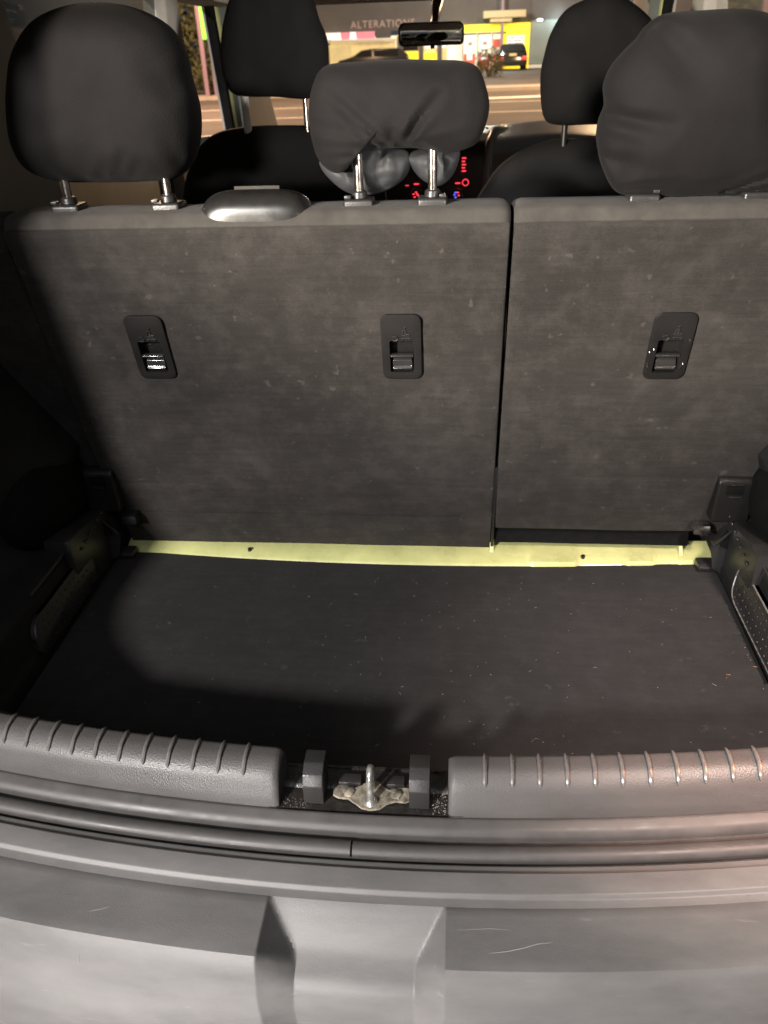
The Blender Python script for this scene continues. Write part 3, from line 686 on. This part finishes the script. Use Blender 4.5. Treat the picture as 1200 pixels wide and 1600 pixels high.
# ================================================================== BOOT SIDE TRIMS
def side_trim(s, label):
    t = root('boot_side_trim', label, 'side trim', (s*.53, .33, .57), 'boot side trims')
    # lower band leaning outward, storage ledge, wheel arch bulge above
    prof = [(.5135, .560), (.5135, .590), (.520, .602), (.528, .650), (.530, .662), (.540, .668), (.575, .672), (.598, .70), (.606, .80), (.602, .95), (.585, 1.08), (.575, 1.13)]
    ys = lin(.068, .70, 60)
    prr = roundcorners(prof, .006, 3)
    def f(i, j):
        x, z = prr[i]; y = ys[j]
        b = math.exp(-((y-.60)/.13)**2)*math.exp(-((z-.78)/.085)**2)     # wheel arch
        x -= .075*b*(1 if z > .665 else 0)
        x += .17*max(0, 1-(y-.068)/.38)*ss((z-.655)/.05)
        return Vector((s*x, y, z))
    grid('trim_panel', len(prr), len(ys), f, 'blk_soft', t)
    # corner moulding with a triangular gusset opening
    A = [(.684, .588), (.600, .672), (.505, .690), (.470, .690), (.470, .590), (.600, .576)]
    prism('corner_moulding', [(y, z) for y, z in A], 0, s*.516, s*.560, 'blk', t, .0025, 2)
    ga, gl, gm, gr = (s*.522, .583, .668), (s*.5045, .583, .634), (s*.5265, .583, .625), (s*.546, .583, .634)
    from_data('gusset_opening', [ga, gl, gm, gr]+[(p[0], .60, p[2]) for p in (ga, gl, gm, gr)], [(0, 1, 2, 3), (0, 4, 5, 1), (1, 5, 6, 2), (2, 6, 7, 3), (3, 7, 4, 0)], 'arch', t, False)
    tube('gusset_rim', [(s*.494, .586, .634), (s*.5215, .5815, .6705), (s*.5275, .50, .672), (s*.530, .36, .668)], .0022, 'blk', t, 8)
    from_data('corner_face', [(s*.5215, .584, .671), (s*.492, .592, .630), (s*.500, .587, .590), (s*.514, .587, .580), (s*.56, .587, .60), (s*.56, .587, .64)], [(0, 1, 2, 3, 4, 5)], 'blk', t, False)
    # dimpled pocket pad
    pad = rrect(.42, .615, .20, .050, .02, 6)
    pad = [(y+(z-.615)*.4, z) for y, z in pad]
    prism('pocket_pad', pad, 0, s*.5080, s*.5450, 'blk', t, .002, 2)
    pp_ = bpy.context.scene.objects[-1] if False else [o for o in C.objects if o.name.startswith('pocket_pad')][-1]
    pr_ = prism('pocket_pad_rim', [(c[0]*1.0, c[1]) for c in pad], 0, s*.5100, s*.5185, 'blk', t)
    for q_ in (pp_, pr_):
        for v in q_.data.vertices: v.co.x += s*max(0, v.co.z-.598)*.27
    if s > 0: tube('pocket_rim', [(s*(.5078+max(0, z-.598)*.27), y, z) for y, z in pad+pad[:1]], .0013, 'ribm', t, 8)
    bm = bmesh.new()
    for a in range(11):
        for b in range(4):
            y = .345+.0150*a+.0075*(b % 2); z = .599+.0105*b
            r = bmesh.ops.create_icosphere(bm, subdivisions=1, radius=.0021)
            for v in r['verts']: v.co = Vector((s*(.5076+max(0, z-.598)*.27)+v.co.x*.7, y+v.co.y, z+v.co.z))
    from_bm('raised_dot', bm, 'blk', t)['kind'] = 'stuff'
    # shelf edge highlights, seat catch box and hook plate near the seat
    prism('catch_box', [(.600, .668), (.596, .742), (.604, .750), (.66, .750), (.67, .668)], 0, s*.487, s*.545, 'handle', t, .005, 3)
    box('catch_slot', (min(s*.500, s*.526), .5945, .722), (max(s*.500, s*.526), .60, .737), 'arch', t, .001)
    for z in (.7405, .7190): box('catch_rib', (min(s*.504, s*.525), .5925, z-.001), (max(s*.504, s*.525), .598, z+.001), 'gloss', t, .0006)
    bm = bmesh.new(); bm_box(bm, (min(s*.467, s*.494), .606, .640), (max(s*.467, s*.494), .63, .657), .004, 2)
    for v in bm.verts: v.co += Vector((noise.noise(v.co*90)*.003, noise.noise(v.co*80+Vector((3, 1, 1)))*.003, noise.noise(v.co*95+Vector((1, 4, 1)))*.003))
    from_bm('hinge_nut', bm, 'steel' if s > 0 else 'blk_soft', t)
    prism('tie_hook', [(.596, .5755), (.592, .586), (.600, .589), (.620, .589), (.622, .5755)], 0, s*.481, s*.512, 'blk', t, .0025, 2)
    # rounded housing over the wheel arch
    bm = bmesh.new(); r = bmesh.ops.create_uvsphere(bm, u_segments=32, v_segments=20, radius=1)
    for v in r['verts']: v.co = Vector((s*.585+v.co.x*.052, .56+v.co.y*.13, .730+v.co.z*.085))
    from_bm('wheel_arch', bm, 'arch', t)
    bm = bmesh.new()
    for k in range(7):
        y = .602-.017*k; z = .683-.0035*k
        r = bmesh.ops.create_icosphere(bm, subdivisions=2, radius=.004)
        for v in r['verts']: v.co = Vector((s*.5145+v.co.x*.5, y+v.co.y*1.1, z-.003+v.co.z*.7))
    from_bm('worn_edge', bm, 'blk', t)
    return t
side_trim(-1, 'dark boot side trim in deep shadow on the left')
side_trim(1, 'glossy black boot side trim with a dimpled pocket, at the right edge')

# ================================================================== CAR BODY SHELL (opening frame, pillars, roof, doors, glass)
body = root('car_body', 'lime green hatchback body seen from inside its open boot, beige pillars and roof', 'car body', (0, 1.2, .2))
def corner_frame(s):
    # aperture side with the rounded lower corner
    inner = [(.33, .60), (.34, .683), (.38, .686)]+[tuple(q) for q in roundcorners([(.42, .692), (.49, .720), (.555, .752), (.61, .80), (.648, .88), (.652, 1.0)], .05, 5)]+[(.625, 1.27), (.59, 1.50), (.58, 1.56)]
    if s > 0: inner = [(x+.07, z-.004) for x, z in inner[:8]]+inner[8:]
    outer = [(.90, 1.62), (.92, .55), (.60, .55), (.31, .55)]
    poly = [(s*x, z) for x, z in inner+outer]
    bm = bmesh.new()
    v0 = [bm.verts.new((x, .098, z)) for x, z in poly]; v1 = [bm.verts.new((x, .105, z)) for x, z in poly]
    n = len(poly); bm.faces.new(v0); bm.faces.new(v1[::-1])
    for i in range(n): bm.faces.new((v0[i], v0[(i+1) % n], v1[(i+1) % n], v1[i]))
    from_bm('rear_pillar', bm, 'dark', body)
for s in (-1, 1):
    corner_frame(s)
    prism('quarter_panel', [(s*.775, .15), (s*.64, .86), (s*.66, .86), (s*.80, .15)], 2, .55, 1.12, 'blk_soft', body)
    prism('quarter_pillar', [(.62, 1.10), (.60, 1.50), (.78, 1.50), (.86, 1.10)], 0, s*.585, s*.64, 'pillar', body, .01)
    prism('middle_pillar', [(1.53, .35), (1.53, 1.15), (1.58, 1.50), (1.675, 1.50), (1.690, 1.30), (1.705, .35)], 0, s*.60, s*.655, 'pillar', body, .012)
    prism('front_pillar', [(2.20, .5), (2.150, 1.15), (2.078, 1.47), (2.07, 1.50), (2.30, 1.50), (2.62, 1.12), (2.62, .5)], 0, s*.585, s*.645, 'door', body, .006)
    prism('door_flange', [(2.170, .5), (2.118, 1.15), (2.040, 1.47), (2.080, 1.47), (2.152, 1.15), (2.205, .5)], 0, s*.612, s*.640, 'lime', body, .002, 2)
    prism('door_seal', [(2.140, .5), (2.088, 1.15), (2.010, 1.47), (2.040, 1.47), (2.118, 1.15), (2.170, .5)], 0, s*.612, s*.640, 'arch', body, .003, 2)
    prism('opening_edge', [(2.135, .5), (2.081, 1.15), (2.003, 1.47), (2.0095, 1.47), (2.0875, 1.15), (2.1395, .5)], 0, s*.634, s*.640, 'pillar', body)
    prism('rocker', [(1.70, .33), (1.70, .40), (2.2, .40), (2.2, .33)], 0, s*.56, s*.66, 'blk_soft', body)
    box('rear_door_trim', (min(s*.63, s*.68), .84, .40), (max(s*.63, s*.68), 1.55, 1.155), 'door', body, .012)
    box('roof_rail', (min(s*.56, s*.66), .10, 1.462), (max(s*.56, s*.66), 2.20, 1.53), 'liner', body, .012)
    # rear door and quarter glass
    from_data('side_glass', [(s*.645, .84, 1.15), (s*.645, 1.54, 1.15), (s*.62, 1.57, 1.48), (s*.62, .78, 1.48)], [(0, 1, 2, 3)], 'dglass', body, False)
    from_data('side_glass', [(s*.785, .151, 1.10), (s*.66, .82, 1.10), (s*.63, .76, 1.48), (s*.70, .151, 1.48)], [(0, 1, 2, 3)], 'dglass', body, False)
box('headliner', (-.62, .10, 1.500), (.62, 2.12, 1.53), 'liner', body, .005)
prism('windscreen_header', [(2.06, 1.50), (2.10, 1.468), (2.21, 1.462), (2.23, 1.475), (2.16, 1.53), (2.06, 1.53)], 0, -.60, .60, 'liner', body, .004)
box('cabin_floor', (-.66, .78, .30), (.66, 2.62, .36), 'blk_soft', body)
box('bulkhead', (-.66, 2.62, .30), (.66, 2.70, 1.06), 'blk_soft', body)
prism('cowl', [(2.60, 1.00), (2.66, 1.085), (2.86, 1.075), (2.86, 1.00)], 0, -.64, .64, 'blk_soft', body, .004)
def wsf(i, j):
    u = -1+2*i/24; t = j/12
    return Vector((u*.635*(1-.06*t), 2.72-.50*t-.05*u*u, 1.085+.39*t-.02*t*(1-t)*0))
grid('windscreen', 25, 13, wsf, 'glass', body)
# open front passenger door seen through its opening
dr = root('open_front_door', 'open front passenger door edge, lime paint and grey trim, outside on the left', 'car door', (-.67, 2.10, .4))
prism('door_skin', [(-.66, 2.12), (-1.02, 1.52), (-1.035, 1.53), (-.675, 2.14)], 2, .40, 1.118, 'lime', dr)
prism('door_card', [(-.66, 2.125), (-.99, 1.56), (-.955, 1.56), (-.635, 2.11)], 2, .40, 1.135, 'door', dr)

# ================================================================== FRONT SEATS
FHL = [(-.406, 1.369), (-.394, 1.407), (-.373, 1.443), (-.321, 1.478), (-.27, 1.481), (-.222, 1.448), (-.204, 1.395), (-.191, 1.362), (-.191, 1.318), (-.21, 1.272), (-.238, 1.256), (-.305, 1.261), (-.386, 1.266), (-.407, 1.29), (-.412, 1.324)]
FSL = [(-.546, 1.038), (-.507, 1.144), (-.476, 1.179), (-.434, 1.199), (-.356, 1.207), (-.246, 1.205), (-.191, 1.199), (-.138, 1.173), (-.098, 1.122), (-.08, 1.03), (-.08, .75), (-.12, .58), (-.321, .56), (-.52, .58), (-.56, .75)]
FHR = [(.324, 1.413), (.365, 1.419), (.429, 1.384), (.465, 1.341), (.487, 1.275), (.49, 1.207), (.442, 1.191), (.353, 1.193), (.288, 1.193), (.255, 1.201), (.242, 1.231), (.237, 1.282), (.241, 1.315), (.253, 1.358), (.278, 1.394)]
FSR = [(.10, 1.00), (.143, 1.092), (.188, 1.135), (.253, 1.161), (.319, 1.166), (.423, 1.164), (.50, 1.15), (.55, 1.10), (.575, 1.0), (.58, .80), (.54, .60), (.36, .57), (.14, .60), (.095, .80)]
def fseat(label, o, cx_):
    t = root('front_seat', label, 'car seat', (cx_, 1.32, .36), 'front seats')
    pillow('backrest', o, 1.33, .065, 'cover_f', t, (), .004, 5, seed=cx_)
    box('seat_base', (cx_-.24, 1.36, .40), (cx_+.24, 1.86, .58), 'cover_f', t, .05, 4)
fseat('black front passenger seat on the left, broad rounded shoulders', FSL, -.31)
fseat('black driver seat on the right, behind the dashboard glow', FSR, .34)
h = root('headrest', 'black front passenger headrest standing high on pale posts before the window', 'headrest', (-.31, 1.32, 1.2), 'front headrests')
pillow('cushion', FHL, 1.31, .05, 'cover_f', h, (), .003, 8, seed=21, flat=4)
for x, m_ in ((-.372, 'white'), (-.245, 'steel')): tube('post', [(x, 1.31, 1.19), (x, 1.31, 1.29)], .0085 if m_ == 'white' else .005, m_, h, 12)
h = root('headrest', 'black driver headrest, partly behind the baggy right rear headrest', 'headrest', (.35, 1.32, 1.16), 'front headrests')
pillow('cushion', FHR, 1.31, .05, 'cover_f', h, (), .003, 8, seed=23, flat=4)
for x in (.293, .425): tube('post', [(x, 1.31, 1.13), (x, 1.31, 1.22)], .006, 'dark', h, 12)

# ================================================================== DASHBOARD
da = root('dashboard', 'grey dashboard with a dark centre console and glowing red controls', 'dashboard', (0, 2.1, .9))
dp = roundcorners([(2.02, .72), (1.99, .98), (2.02, 1.055), (2.12, 1.095), (2.40, 1.108), (2.585, 1.098), (2.60, 1.02)], .03, 6)
def dwarp(v, i, j):
    v.z += .018*math.exp(-((v.x-.37)/.17)**2)*(1 if v.z > 1.0 else 0)
    return v
sweep('dash_top', dp, lin(.165, .60, 40), 'dash', da, yoff=lambda x: 0, warp=dwarp)
sweep('dash_top', dp, lin(-.60, -.145, 40), 'dash', da, yoff=lambda x: 0)
cp = roundcorners([(1.92, .70), (1.945, .93), (1.965, 1.07), (1.99, 1.105), (2.10, 1.12), (2.585, 1.098)], .025, 5)
sweep('centre_stack', cp, lin(-.145, .165, 24), 'dark', da, yoff=lambda x: .25*(x-.01)**2)
tube('speaker_tower', [(.150, 1.955, .94), (.156, 1.965, 1.03), (.162, 1.985, 1.10), (.178, 2.03, 1.128), (.21, 2.10, 1.13)], [.010, .012, .013, .013, .008], 'dash', da, 14)
def knob(x, z, lights):
    k = tube('knob', [(x, 1.938, z), (x, 1.920, z)], [.0165, .015], 'blk', da, 24)
    bm = bmesh.new(); bm_tube(bm, [(x+.0168*math.cos(a), 1.921, z+.0168*math.sin(a)) for a in [2*PI*i/24 for i in range(25)]], .0011, 6); from_bm('ring', bm, 'steel', k)
    for i, (dx_, dz, m_) in enumerate(lights):
        bm = bmesh.new(); bm_box(bm, (x+dx_-.0032, 1.9165, z+dz-.0016), (x+dx_+.0032, 1.919, z+dz+.0016), .0006, 1); from_bm('symbol', bm, m_, k)
R5 = [(-.007, .002, 'red_led'), (0, .007, 'red_led'), (.006, -.002, 'red_led'), (-.004, -.006, 'red_led'), (.003, .002, 'red_led')]
knob(-.048, .976, R5); knob(.006, .976, R5); knob(.070, .974, [(-.007, 0, 'blue_led'), (-.004, .006, 'blue_led'), (.003, .006, 'red_led'), (.005, -.002, 'red_led'), (-.004, -.007, 'blue_led')])
k = tube('knob', [(.094, 1.945, 1.005), (.094, 1.930, 1.005)], [.009, .008], 'blk', da, 18)
bm = bmesh.new(); bm_tube(bm, [(.094+.0085*math.cos(a), 1.930, 1.005+.0085*math.sin(a)) for a in [2*PI*i/20 for i in range(21)]], .0012, 6); from_bm('ring', bm, 'red_led', k)
for i in range(5): box('button_light', (.083, 1.943, 1.032+.0085*i), (.095-(i % 2)*.003, 1.947, 1.0355+.0085*i), 'red_led', da, .0008)
for x in (-.048, .072): box('button_light', (x-.0075, 1.937, 1.0005), (x+.0075, 1.941, 1.0040), 'red_led', da, .0012)
box('button_light', (-.080, 1.937, .998), (-.070, 1.941, .9995), 'red_led', da)
# ------------------------------------------------------------------ rear view mirror
rm = root('rear_view_mirror', 'black framed rear view mirror hanging from the windscreen centre', 'mirror', (-.005, 2.06, 1.38))
def mir(w_, h_, y, name, m_, par, th):
    o = rrect(-.006, 1.3775, w_, h_, .014, 6)
    o = [(x, z-.003*((x+.006)/.09)**2) for x, z in o]
    return prism(name, o, 1, y, y+th, m_, par, .0015, 2)
mir(.178, .056, 2.0, 'housing', 'blk', rm, .03); mg = mir(.168, .047, 1.9985, 'mirror_glass', 'mirror', rm, .002)
for v in rm.children[0].data.vertices: v.co.y += (v.co.x+.006)*.20
for v in mg.data.vertices: v.co.y += (v.co.x+.006)*.20+.0005
tube('stem', [(-.004, 2.025, 1.385), (.002, 2.06, 1.412), (.004, 2.13, 1.435), (.004, 2.22, 1.455)], [.009, .011, .014, .018], 'blk', rm, 12)
box('dip_lever', (-.009, 1.998, 1.340), (.003, 2.006, 1.351), 'blk', rm, .002)

# ================================================================== STREET
def sheet(name, pts, m_, label=None):
    o = from_data(name, pts, [tuple(range(len(pts)))], m_, None, False); o['kind'] = 'structure'; return o
sheet('ground', [(-900, -900, 0), (900, -900, 0), (900, 900, 0), (-900, 900, 0)], 'lot')
sheet('road', [(-200, 12, .004), (200, 12, .004), (200, 33.5, .004), (-200, 33.5, .004)], 'asphalt')
def line(x0, x1, y, w_=.16, label=None, cat='road marking'):
    o = from_data('lane_line', [(x0, y-w_/2, .008), (x1, y-w_/2, .008), (x1, y+w_/2, .008), (x0, y+w_/2, .008)], [(0, 1, 2, 3)], 'paint', None, False)
    tag(o, label, cat, 'white lane lines')
line(-60, 60, 21.7, .17, 'nearest continuous white lane line across the road'); line(-60, 60, 26.2, .17, 'farther continuous white lane line, just before the painted arrow')
ar = from_data('road_arrow', [(.6, 28.0, .008), (3.6, 28.4, .008), (5.2, 27.8, .008), (5.2, 28.6, .008), (3.4, 29.6, .008), (2.6, 30.4, .008), (2.9, 29.3, .008), (.6, 28.9, .008)], [tuple(range(8))], 'paint', None, False)
tag(ar, 'worn white turn arrow painted on the orange lit road', 'road marking')
k_ = prism('kerb', [(33.5, 0), (33.5, .13), (35.3, .14), (35.3, 0)], 0, -120, 120, 'kerb'); k_['kind'] = 'structure'
k_ = prism('verge', [(35.3, 0), (35.3, .10), (41.5, .14), (41.5, 0)], 0, -120, -3, 'kerb'); k_['kind'] = 'structure'
fc = prism('forecourt', [(35.3, 0), (35.3, .13), (50, .33), (64, .36), (64, 0)], 0, -60, 60, 'lot'); fc['kind'] = 'structure'

# ------------------------------------------------------------------ yellow shop
sh = root('shop_building', 'bright yellow fronted shop with lit windows across the road', 'shop', (-2, 57, .3))
def bx(name, x0, x1, z0, z1, m_, y=56.0, th=.1, par=None, bev=0): return box(name, (x0, y, z0), (x1, y+th, z1), m_, par or sh, bev)
bx('upper_facade', -14, 9.5, 2.62, 4.6, 'facade', 56.25, .6)
bx('interior_wall', -8.3, 2.6, .3, 2.35, 'shopin', 57.2, .1)
bx('fascia', -.95, 4.05, 2.34, 2.74, 'yellow', 55.85, .3); bx('fascia', -8.85, -8.45, .30, 2.62, 'yellow', 55.9, .3)
bx('side_panel', 2.44, 4.05, .33, 2.335, 'yellow', 55.95, .25)
bx('window_wall', -4.1, -.95, .33, 2.35, 'shopin2', 56.3, .1)
for x in (-4.0, -2.7, -1.55): bx('post_panel', x, x+.28, .33, 2.3, 'facade', 56.1, .15)
bx('lower_panel', -3.7, -2.75, .35, 1.45, 'yellow', 56.2, .08); bx('lower_panel', -2.4, -1.6, .35, 1.35, 'yellow', 56.2, .08)
bx('window', -3.7, -2.75, 1.5, 2.25, 'carg', 56.2, .08); bx('window', -2.3, -1.0, 1.6, 2.3, 'wsign', 56.25, .05)
bx('window', -8.3, -4.2, .5, 2.2, 'shopin2', 56.5, .05); bx('roller_door', -8.3, -6.9, .35, 1.95, 'shopin2', 56.0, .08)
for x0, x1, m_ in ((-8.4, -7.5, 'wsign'), (-7.45, -7.0, 'pink'), (-6.95, -6.55, 'wsign'), (-6.5, -5.4, 'pink'), (-5.35, -4.4, 'facade')): bx('banner', x0, x1, 2.22, 2.60, m_, 55.9, .06)
bx('beam', -8.4, -4.1, 2.08, 2.18, 'white', 55.85, .1)
for i, x in enumerate((.05, .95, 1.85)):
    bx('mullion', x-.05, x, .35, 2.3, 'facade', 55.95, .08)
    d = bx('door_leaf', x+.02, x+.78, .35, 2.25, 'shopin', 56.0, .05)
    bx('red_panel', x+.04, x+.74, .38, 1.22-.05*i, 'redp', 55.95, .04, d); bx('notice', x+.22, x+.56, .88, 1.32, 'poster', 55.90, .03, d)
    bx('frame_bar', x, x+.8, 2.22, 2.30, 'facade', 55.93, .05, d)
    if i < 2:
        p_ = bx('poster', x+.12, x+.70, 1.45, 2.05, 'poster', 55.93, .03, d)
        bx('print', x+.28, x+.55, 1.65, 1.85, 'kerb', 55.91, .02, d)
    else: bx('poster', x+.02, x+.5, 1.5, 1.95, 'redp', 55.93, .03, d)
bx('counter', 2.05, 2.44, .4, 1.3, 'kerb', 56.15, .1)
nb = bx('notice_board', 2.70, 3.75, 1.42, 2.10, 'poster', 55.90, .05)
rr = random.Random(3)
for r_i in range(4):
    x = 2.78
    while x < 3.62:
        l = rr.uniform(.06, .2); bx('print', x, min(x+l, 3.69), 1.50+.15*r_i, 1.55+.15*r_i+rr.uniform(0, .03), 'ink', 55.885, .012, nb); x += l+.05
tc_ = bpy.data.curves.new('sign_text', 'FONT'); tc_.body = 'ALTERATIONS'; tc_.size = .55; tc_.extrude = .02; tc_.space_character = 1.15
tmp = bpy.data.objects.new('tmp', tc_); C.objects.link(tmp); bpy.context.view_layer.update()
me = bpy.data.meshes.new_from_object(tmp.evaluated_get(bpy.context.evaluated_depsgraph_get())); bpy.data.objects.remove(tmp)
for v in me.vertices: v.co = Vector((v.co.x-6.9, 56.22-v.co.z, v.co.y+2.80))
me.materials.clear(); link('sign_lettering', me, 'letter', sh, False)
# grey green neighbour
ng = root('neighbour_building', 'plain grey green walled building right of the yellow shop', 'building', (9, 57, .3))
bx('wall', 4.08, 22, .55, 2.85, 'wall_g', 56.0, .3, ng); bx('plinth', 4.08, 22, .20, .52, 'white', 55.8, .4, ng)
bx('roof_edge', 4.08, 22, 2.86, 4.4, 'facade', 56.1, .4, ng)
wl = root('wall_lamp', 'small bright white lamp fixed at the top of the grey green wall', 'lamp', (4.55, 55.8, 2.8))
box('housing', (4.40, 55.72, 2.90), (4.78, 56.0, 2.97), 'facade', wl, .01); box('lens', (4.44, 55.60, 2.80), (4.74, 55.78, 2.89), 'lampw', wl, .02)
# rooftop sign on a pole
ps = root('pole_sign', 'beige flat sign on a grey pole above the yellow fascia', 'sign', (2.5, 55, .3))
box('panel', (1.2, 54.9, 3.02), (3.7, 55.1, 3.38), 'beige', ps, .03); box('panel', (1.6, 54.95, 2.80), (2.9, 55.05, 2.98), 'beige', ps, .03); tube('pole', [(2.35, 55.2, .33), (2.33, 55.2, 5)], .09, 'pole', ps, 10)
# ------------------------------------------------------------------ parked cars
def car_rear(label, x, y, zg, w_=1.62, h_=1.34):
    t = root('parked_car', label, 'car', (x, y, zg), 'dark cars parked at the shop')
    pr_ = [(0, .28), (-.02, .62), (.10, .86), (.48, 1.32), (.9, h_), (2.0, h_-.03), (2.7, .90), (3.7, .78), (3.85, .35), (3.8, .28)]
    bm = bmesh.new(); xs = [-1, -.97, -.86, -.5, 0, .5, .86, .97, 1]
    rows = []
    for u in xs:
        k = 1-abs(u)**6*.10
        rows.append([bm.verts.new((x+u*w_/2*(1-(.17*max(0, (z-.85)/.5))), y+yy+(.10*abs(u)**4 if yy < 2 else -.15*abs(u)**4), zg+.28+(z-.28)*k)) for yy, z in pr_])
    n = len(pr_)
    for a, b in zip(rows, rows[1:]):
        for i in range(n): bm.faces.new((a[i], a[(i+1) % n], b[(i+1) % n], b[i]))
    bm.faces.new(rows[0]); bm.faces.new(rows[-1][::-1])
    from_bm('body', bm, 'carp', t)
    f = box('rear_window', (x-.55, y+.14, zg+.93), (x+.55, y+.20, zg+1.22), 'carg', t, .02)
    for v in f.data.vertices: v.co.y += (v.co.z-zg-.93)*.95-.02
    for s in (-1, 1):
        box('tail_lamp', (x+s*.66-.13, y-.035, zg+.52), (x+s*.66+.13, y+.06, zg+.70), 'tail', t, .03)
        wh = tube('wheel', [(x+s*.62, y+.55, zg+.30), (x+s*.80, y+.55, zg+.30)], .30, 'tyre', t, 20); tube('rim', [(x+s*.79, y+.55, zg+.30), (x+s*.81, y+.55, zg+.30)], .19, 'rim', wh, 12)
        wh = tube('wheel', [(x+s*.62, y+3.1, zg+.30), (x+s*.80, y+3.1, zg+.30)], .30, 'tyre', t, 20)
    box('number_plate', (x-.20, y-.05, zg+.73), (x+.20, y-.02, zg+.84), 'plate', t)
    box('bumper', (x-w_*.47, y-.08, zg+.22), (x+w_*.47, y+.1, zg+.48), 'blk_soft', t, .04)
    return t
car_rear('small black hatchback parked nose in by the yellow panel, red tail lamps lit', 2.83, 51, .33)
def car_side(label, x, y, zg):
    t = root('parked_car', label, 'car', (x, y, zg), 'dark cars parked at the shop')
    o = [(-2.05, .35), (-2.1, .7), (-1.9, .98), (-1.2, 1.08), (-.65, 1.52), (.0, 1.62), (1.5, 1.6), (2.0, 1.15), (2.1, .7), (2.05, .35)]
    prism('body', [(x+a, zg+b*.82) for a, b in o], 1, y, y+1.7, 'carp', t, .05, 3)
    for a, b in ((-.95, .0), (.1, 1.5)): prism('side_window', [(x+a, zg+.92), (x+a+.35*(a < 0), zg+1.22), (x+b-.05, zg+1.25), (x+b, zg+.92)], 1, y-.015, y+.01, 'carg', t)
    for a in (-1.35, 1.3):
        wh = tube('wheel', [(x+a, y-.02, zg+.33), (x+a, y+.2, zg+.33)], .33, 'tyre', t, 20); tube('rim', [(x+a, y-.035, zg+.33), (x+a, y-.02, zg+.33)], .2, 'rim', wh, 10)
    return t
car_side('dark off-roader parked side on before the dim left shop windows', -5.1, 51, .33)
# ------------------------------------------------------------------ trees and shrubs
def shrub(name, label, cat, c, r, n, ls, trunk=True, seed=1):
    rr = random.Random(seed); t = root(name, label, cat, (c[0], c[1], 0.1), 'shrubs across the street')
    vs, fs = [], []
    for _ in range(n):
        while True:
            p = Vector((rr.uniform(-1, 1), rr.uniform(-1, 1), rr.uniform(-1, 1)))
            if p.length < 1 and noise.noise(p*2.2+Vector((seed, 0, 0))) > -.18: break
        q = Vector((c[0]+p.x*r[0], c[1]+p.y*r[1], c[2]+p.z*r[2]))
        a = Vector((rr.gauss(0, 1), rr.gauss(0, 1), rr.gauss(0, 1))).normalized(); b = a.orthogonal().normalized(); l = ls*rr.uniform(.6, 1.5)
        k = len(vs); vs += [q-a*l, q+b*l*.4, q+a*l, q-b*l*.4]; fs.append((k, k+1, k+2, k+3))
    from_data('crown', vs, fs, 'leaf', t, False)
    bm = bmesh.new()
    for k in range(4):
        a = rr.uniform(0, 6.28); bm_tube(bm, [(c[0], c[1], .1), (c[0]+.1*math.cos(a)*r[0], c[1]+.1*math.sin(a), c[2]*.5), (c[0]+.5*math.cos(a)*r[0], c[1]+.4*math.sin(a)*r[1], c[2]+.2*r[2])], [.09, .06, .02], 6)
    from_bm('trunk', bm, 'bark', t)
shrub('shrub', 'scrubby bush at the forecourt edge just left of the black hatchback', 'bush', (1.35, 44, .75), (.75, .7, .8), 900, .07, seed=2)
shrub('shrub', 'low tangled bush at the foot of the pink poles, left window', 'bush', (-9.3, 35.6, .75), (1.9, 1.2, .85), 2200, .09, seed=5)
shrub('tree', 'dark tree behind the pink poles seen through the left window', 'tree', (-12.2, 40, 2.6), (2.8, 2.2, 2.4), 5000, .13, seed=8)
def lit_pole(x, label, gm, w_):
    t = root('lit_pole', label, 'pole', (x, 34, .13), 'poles with lit strips')
    box('post', (x, 34, .13), (x+w_, 34.2, 5), 'pole', t, .02); box('light_strip', (x+w_+.01, 34.0, 2.06), (x+w_+.16, 34.08, 5), gm, t, .01)
lit_pole(-10.08, 'pale pink pole with a long bright green light strip', 'green', .16); lit_pole(-9.70, 'brownish pole with a cream and green light strip beside the window frame', 'cream_l', .14)
# shop front glowing violet at far right
vb = root('far_shop', 'violet glowing shop window glimpsed above the right rear headrest', 'shop', (16, 30, 0))
box('wall', (9, 33.9, .1), (30, 34.3, 5), 'facade', vb); box('window', (9.5, 33.8, 1.9), (12.2, 33.88, 3.6), 'violet', vb); box('window', (12.4, 33.8, 1.9), (18, 33.88, 3.6), 'shopin2', vb)
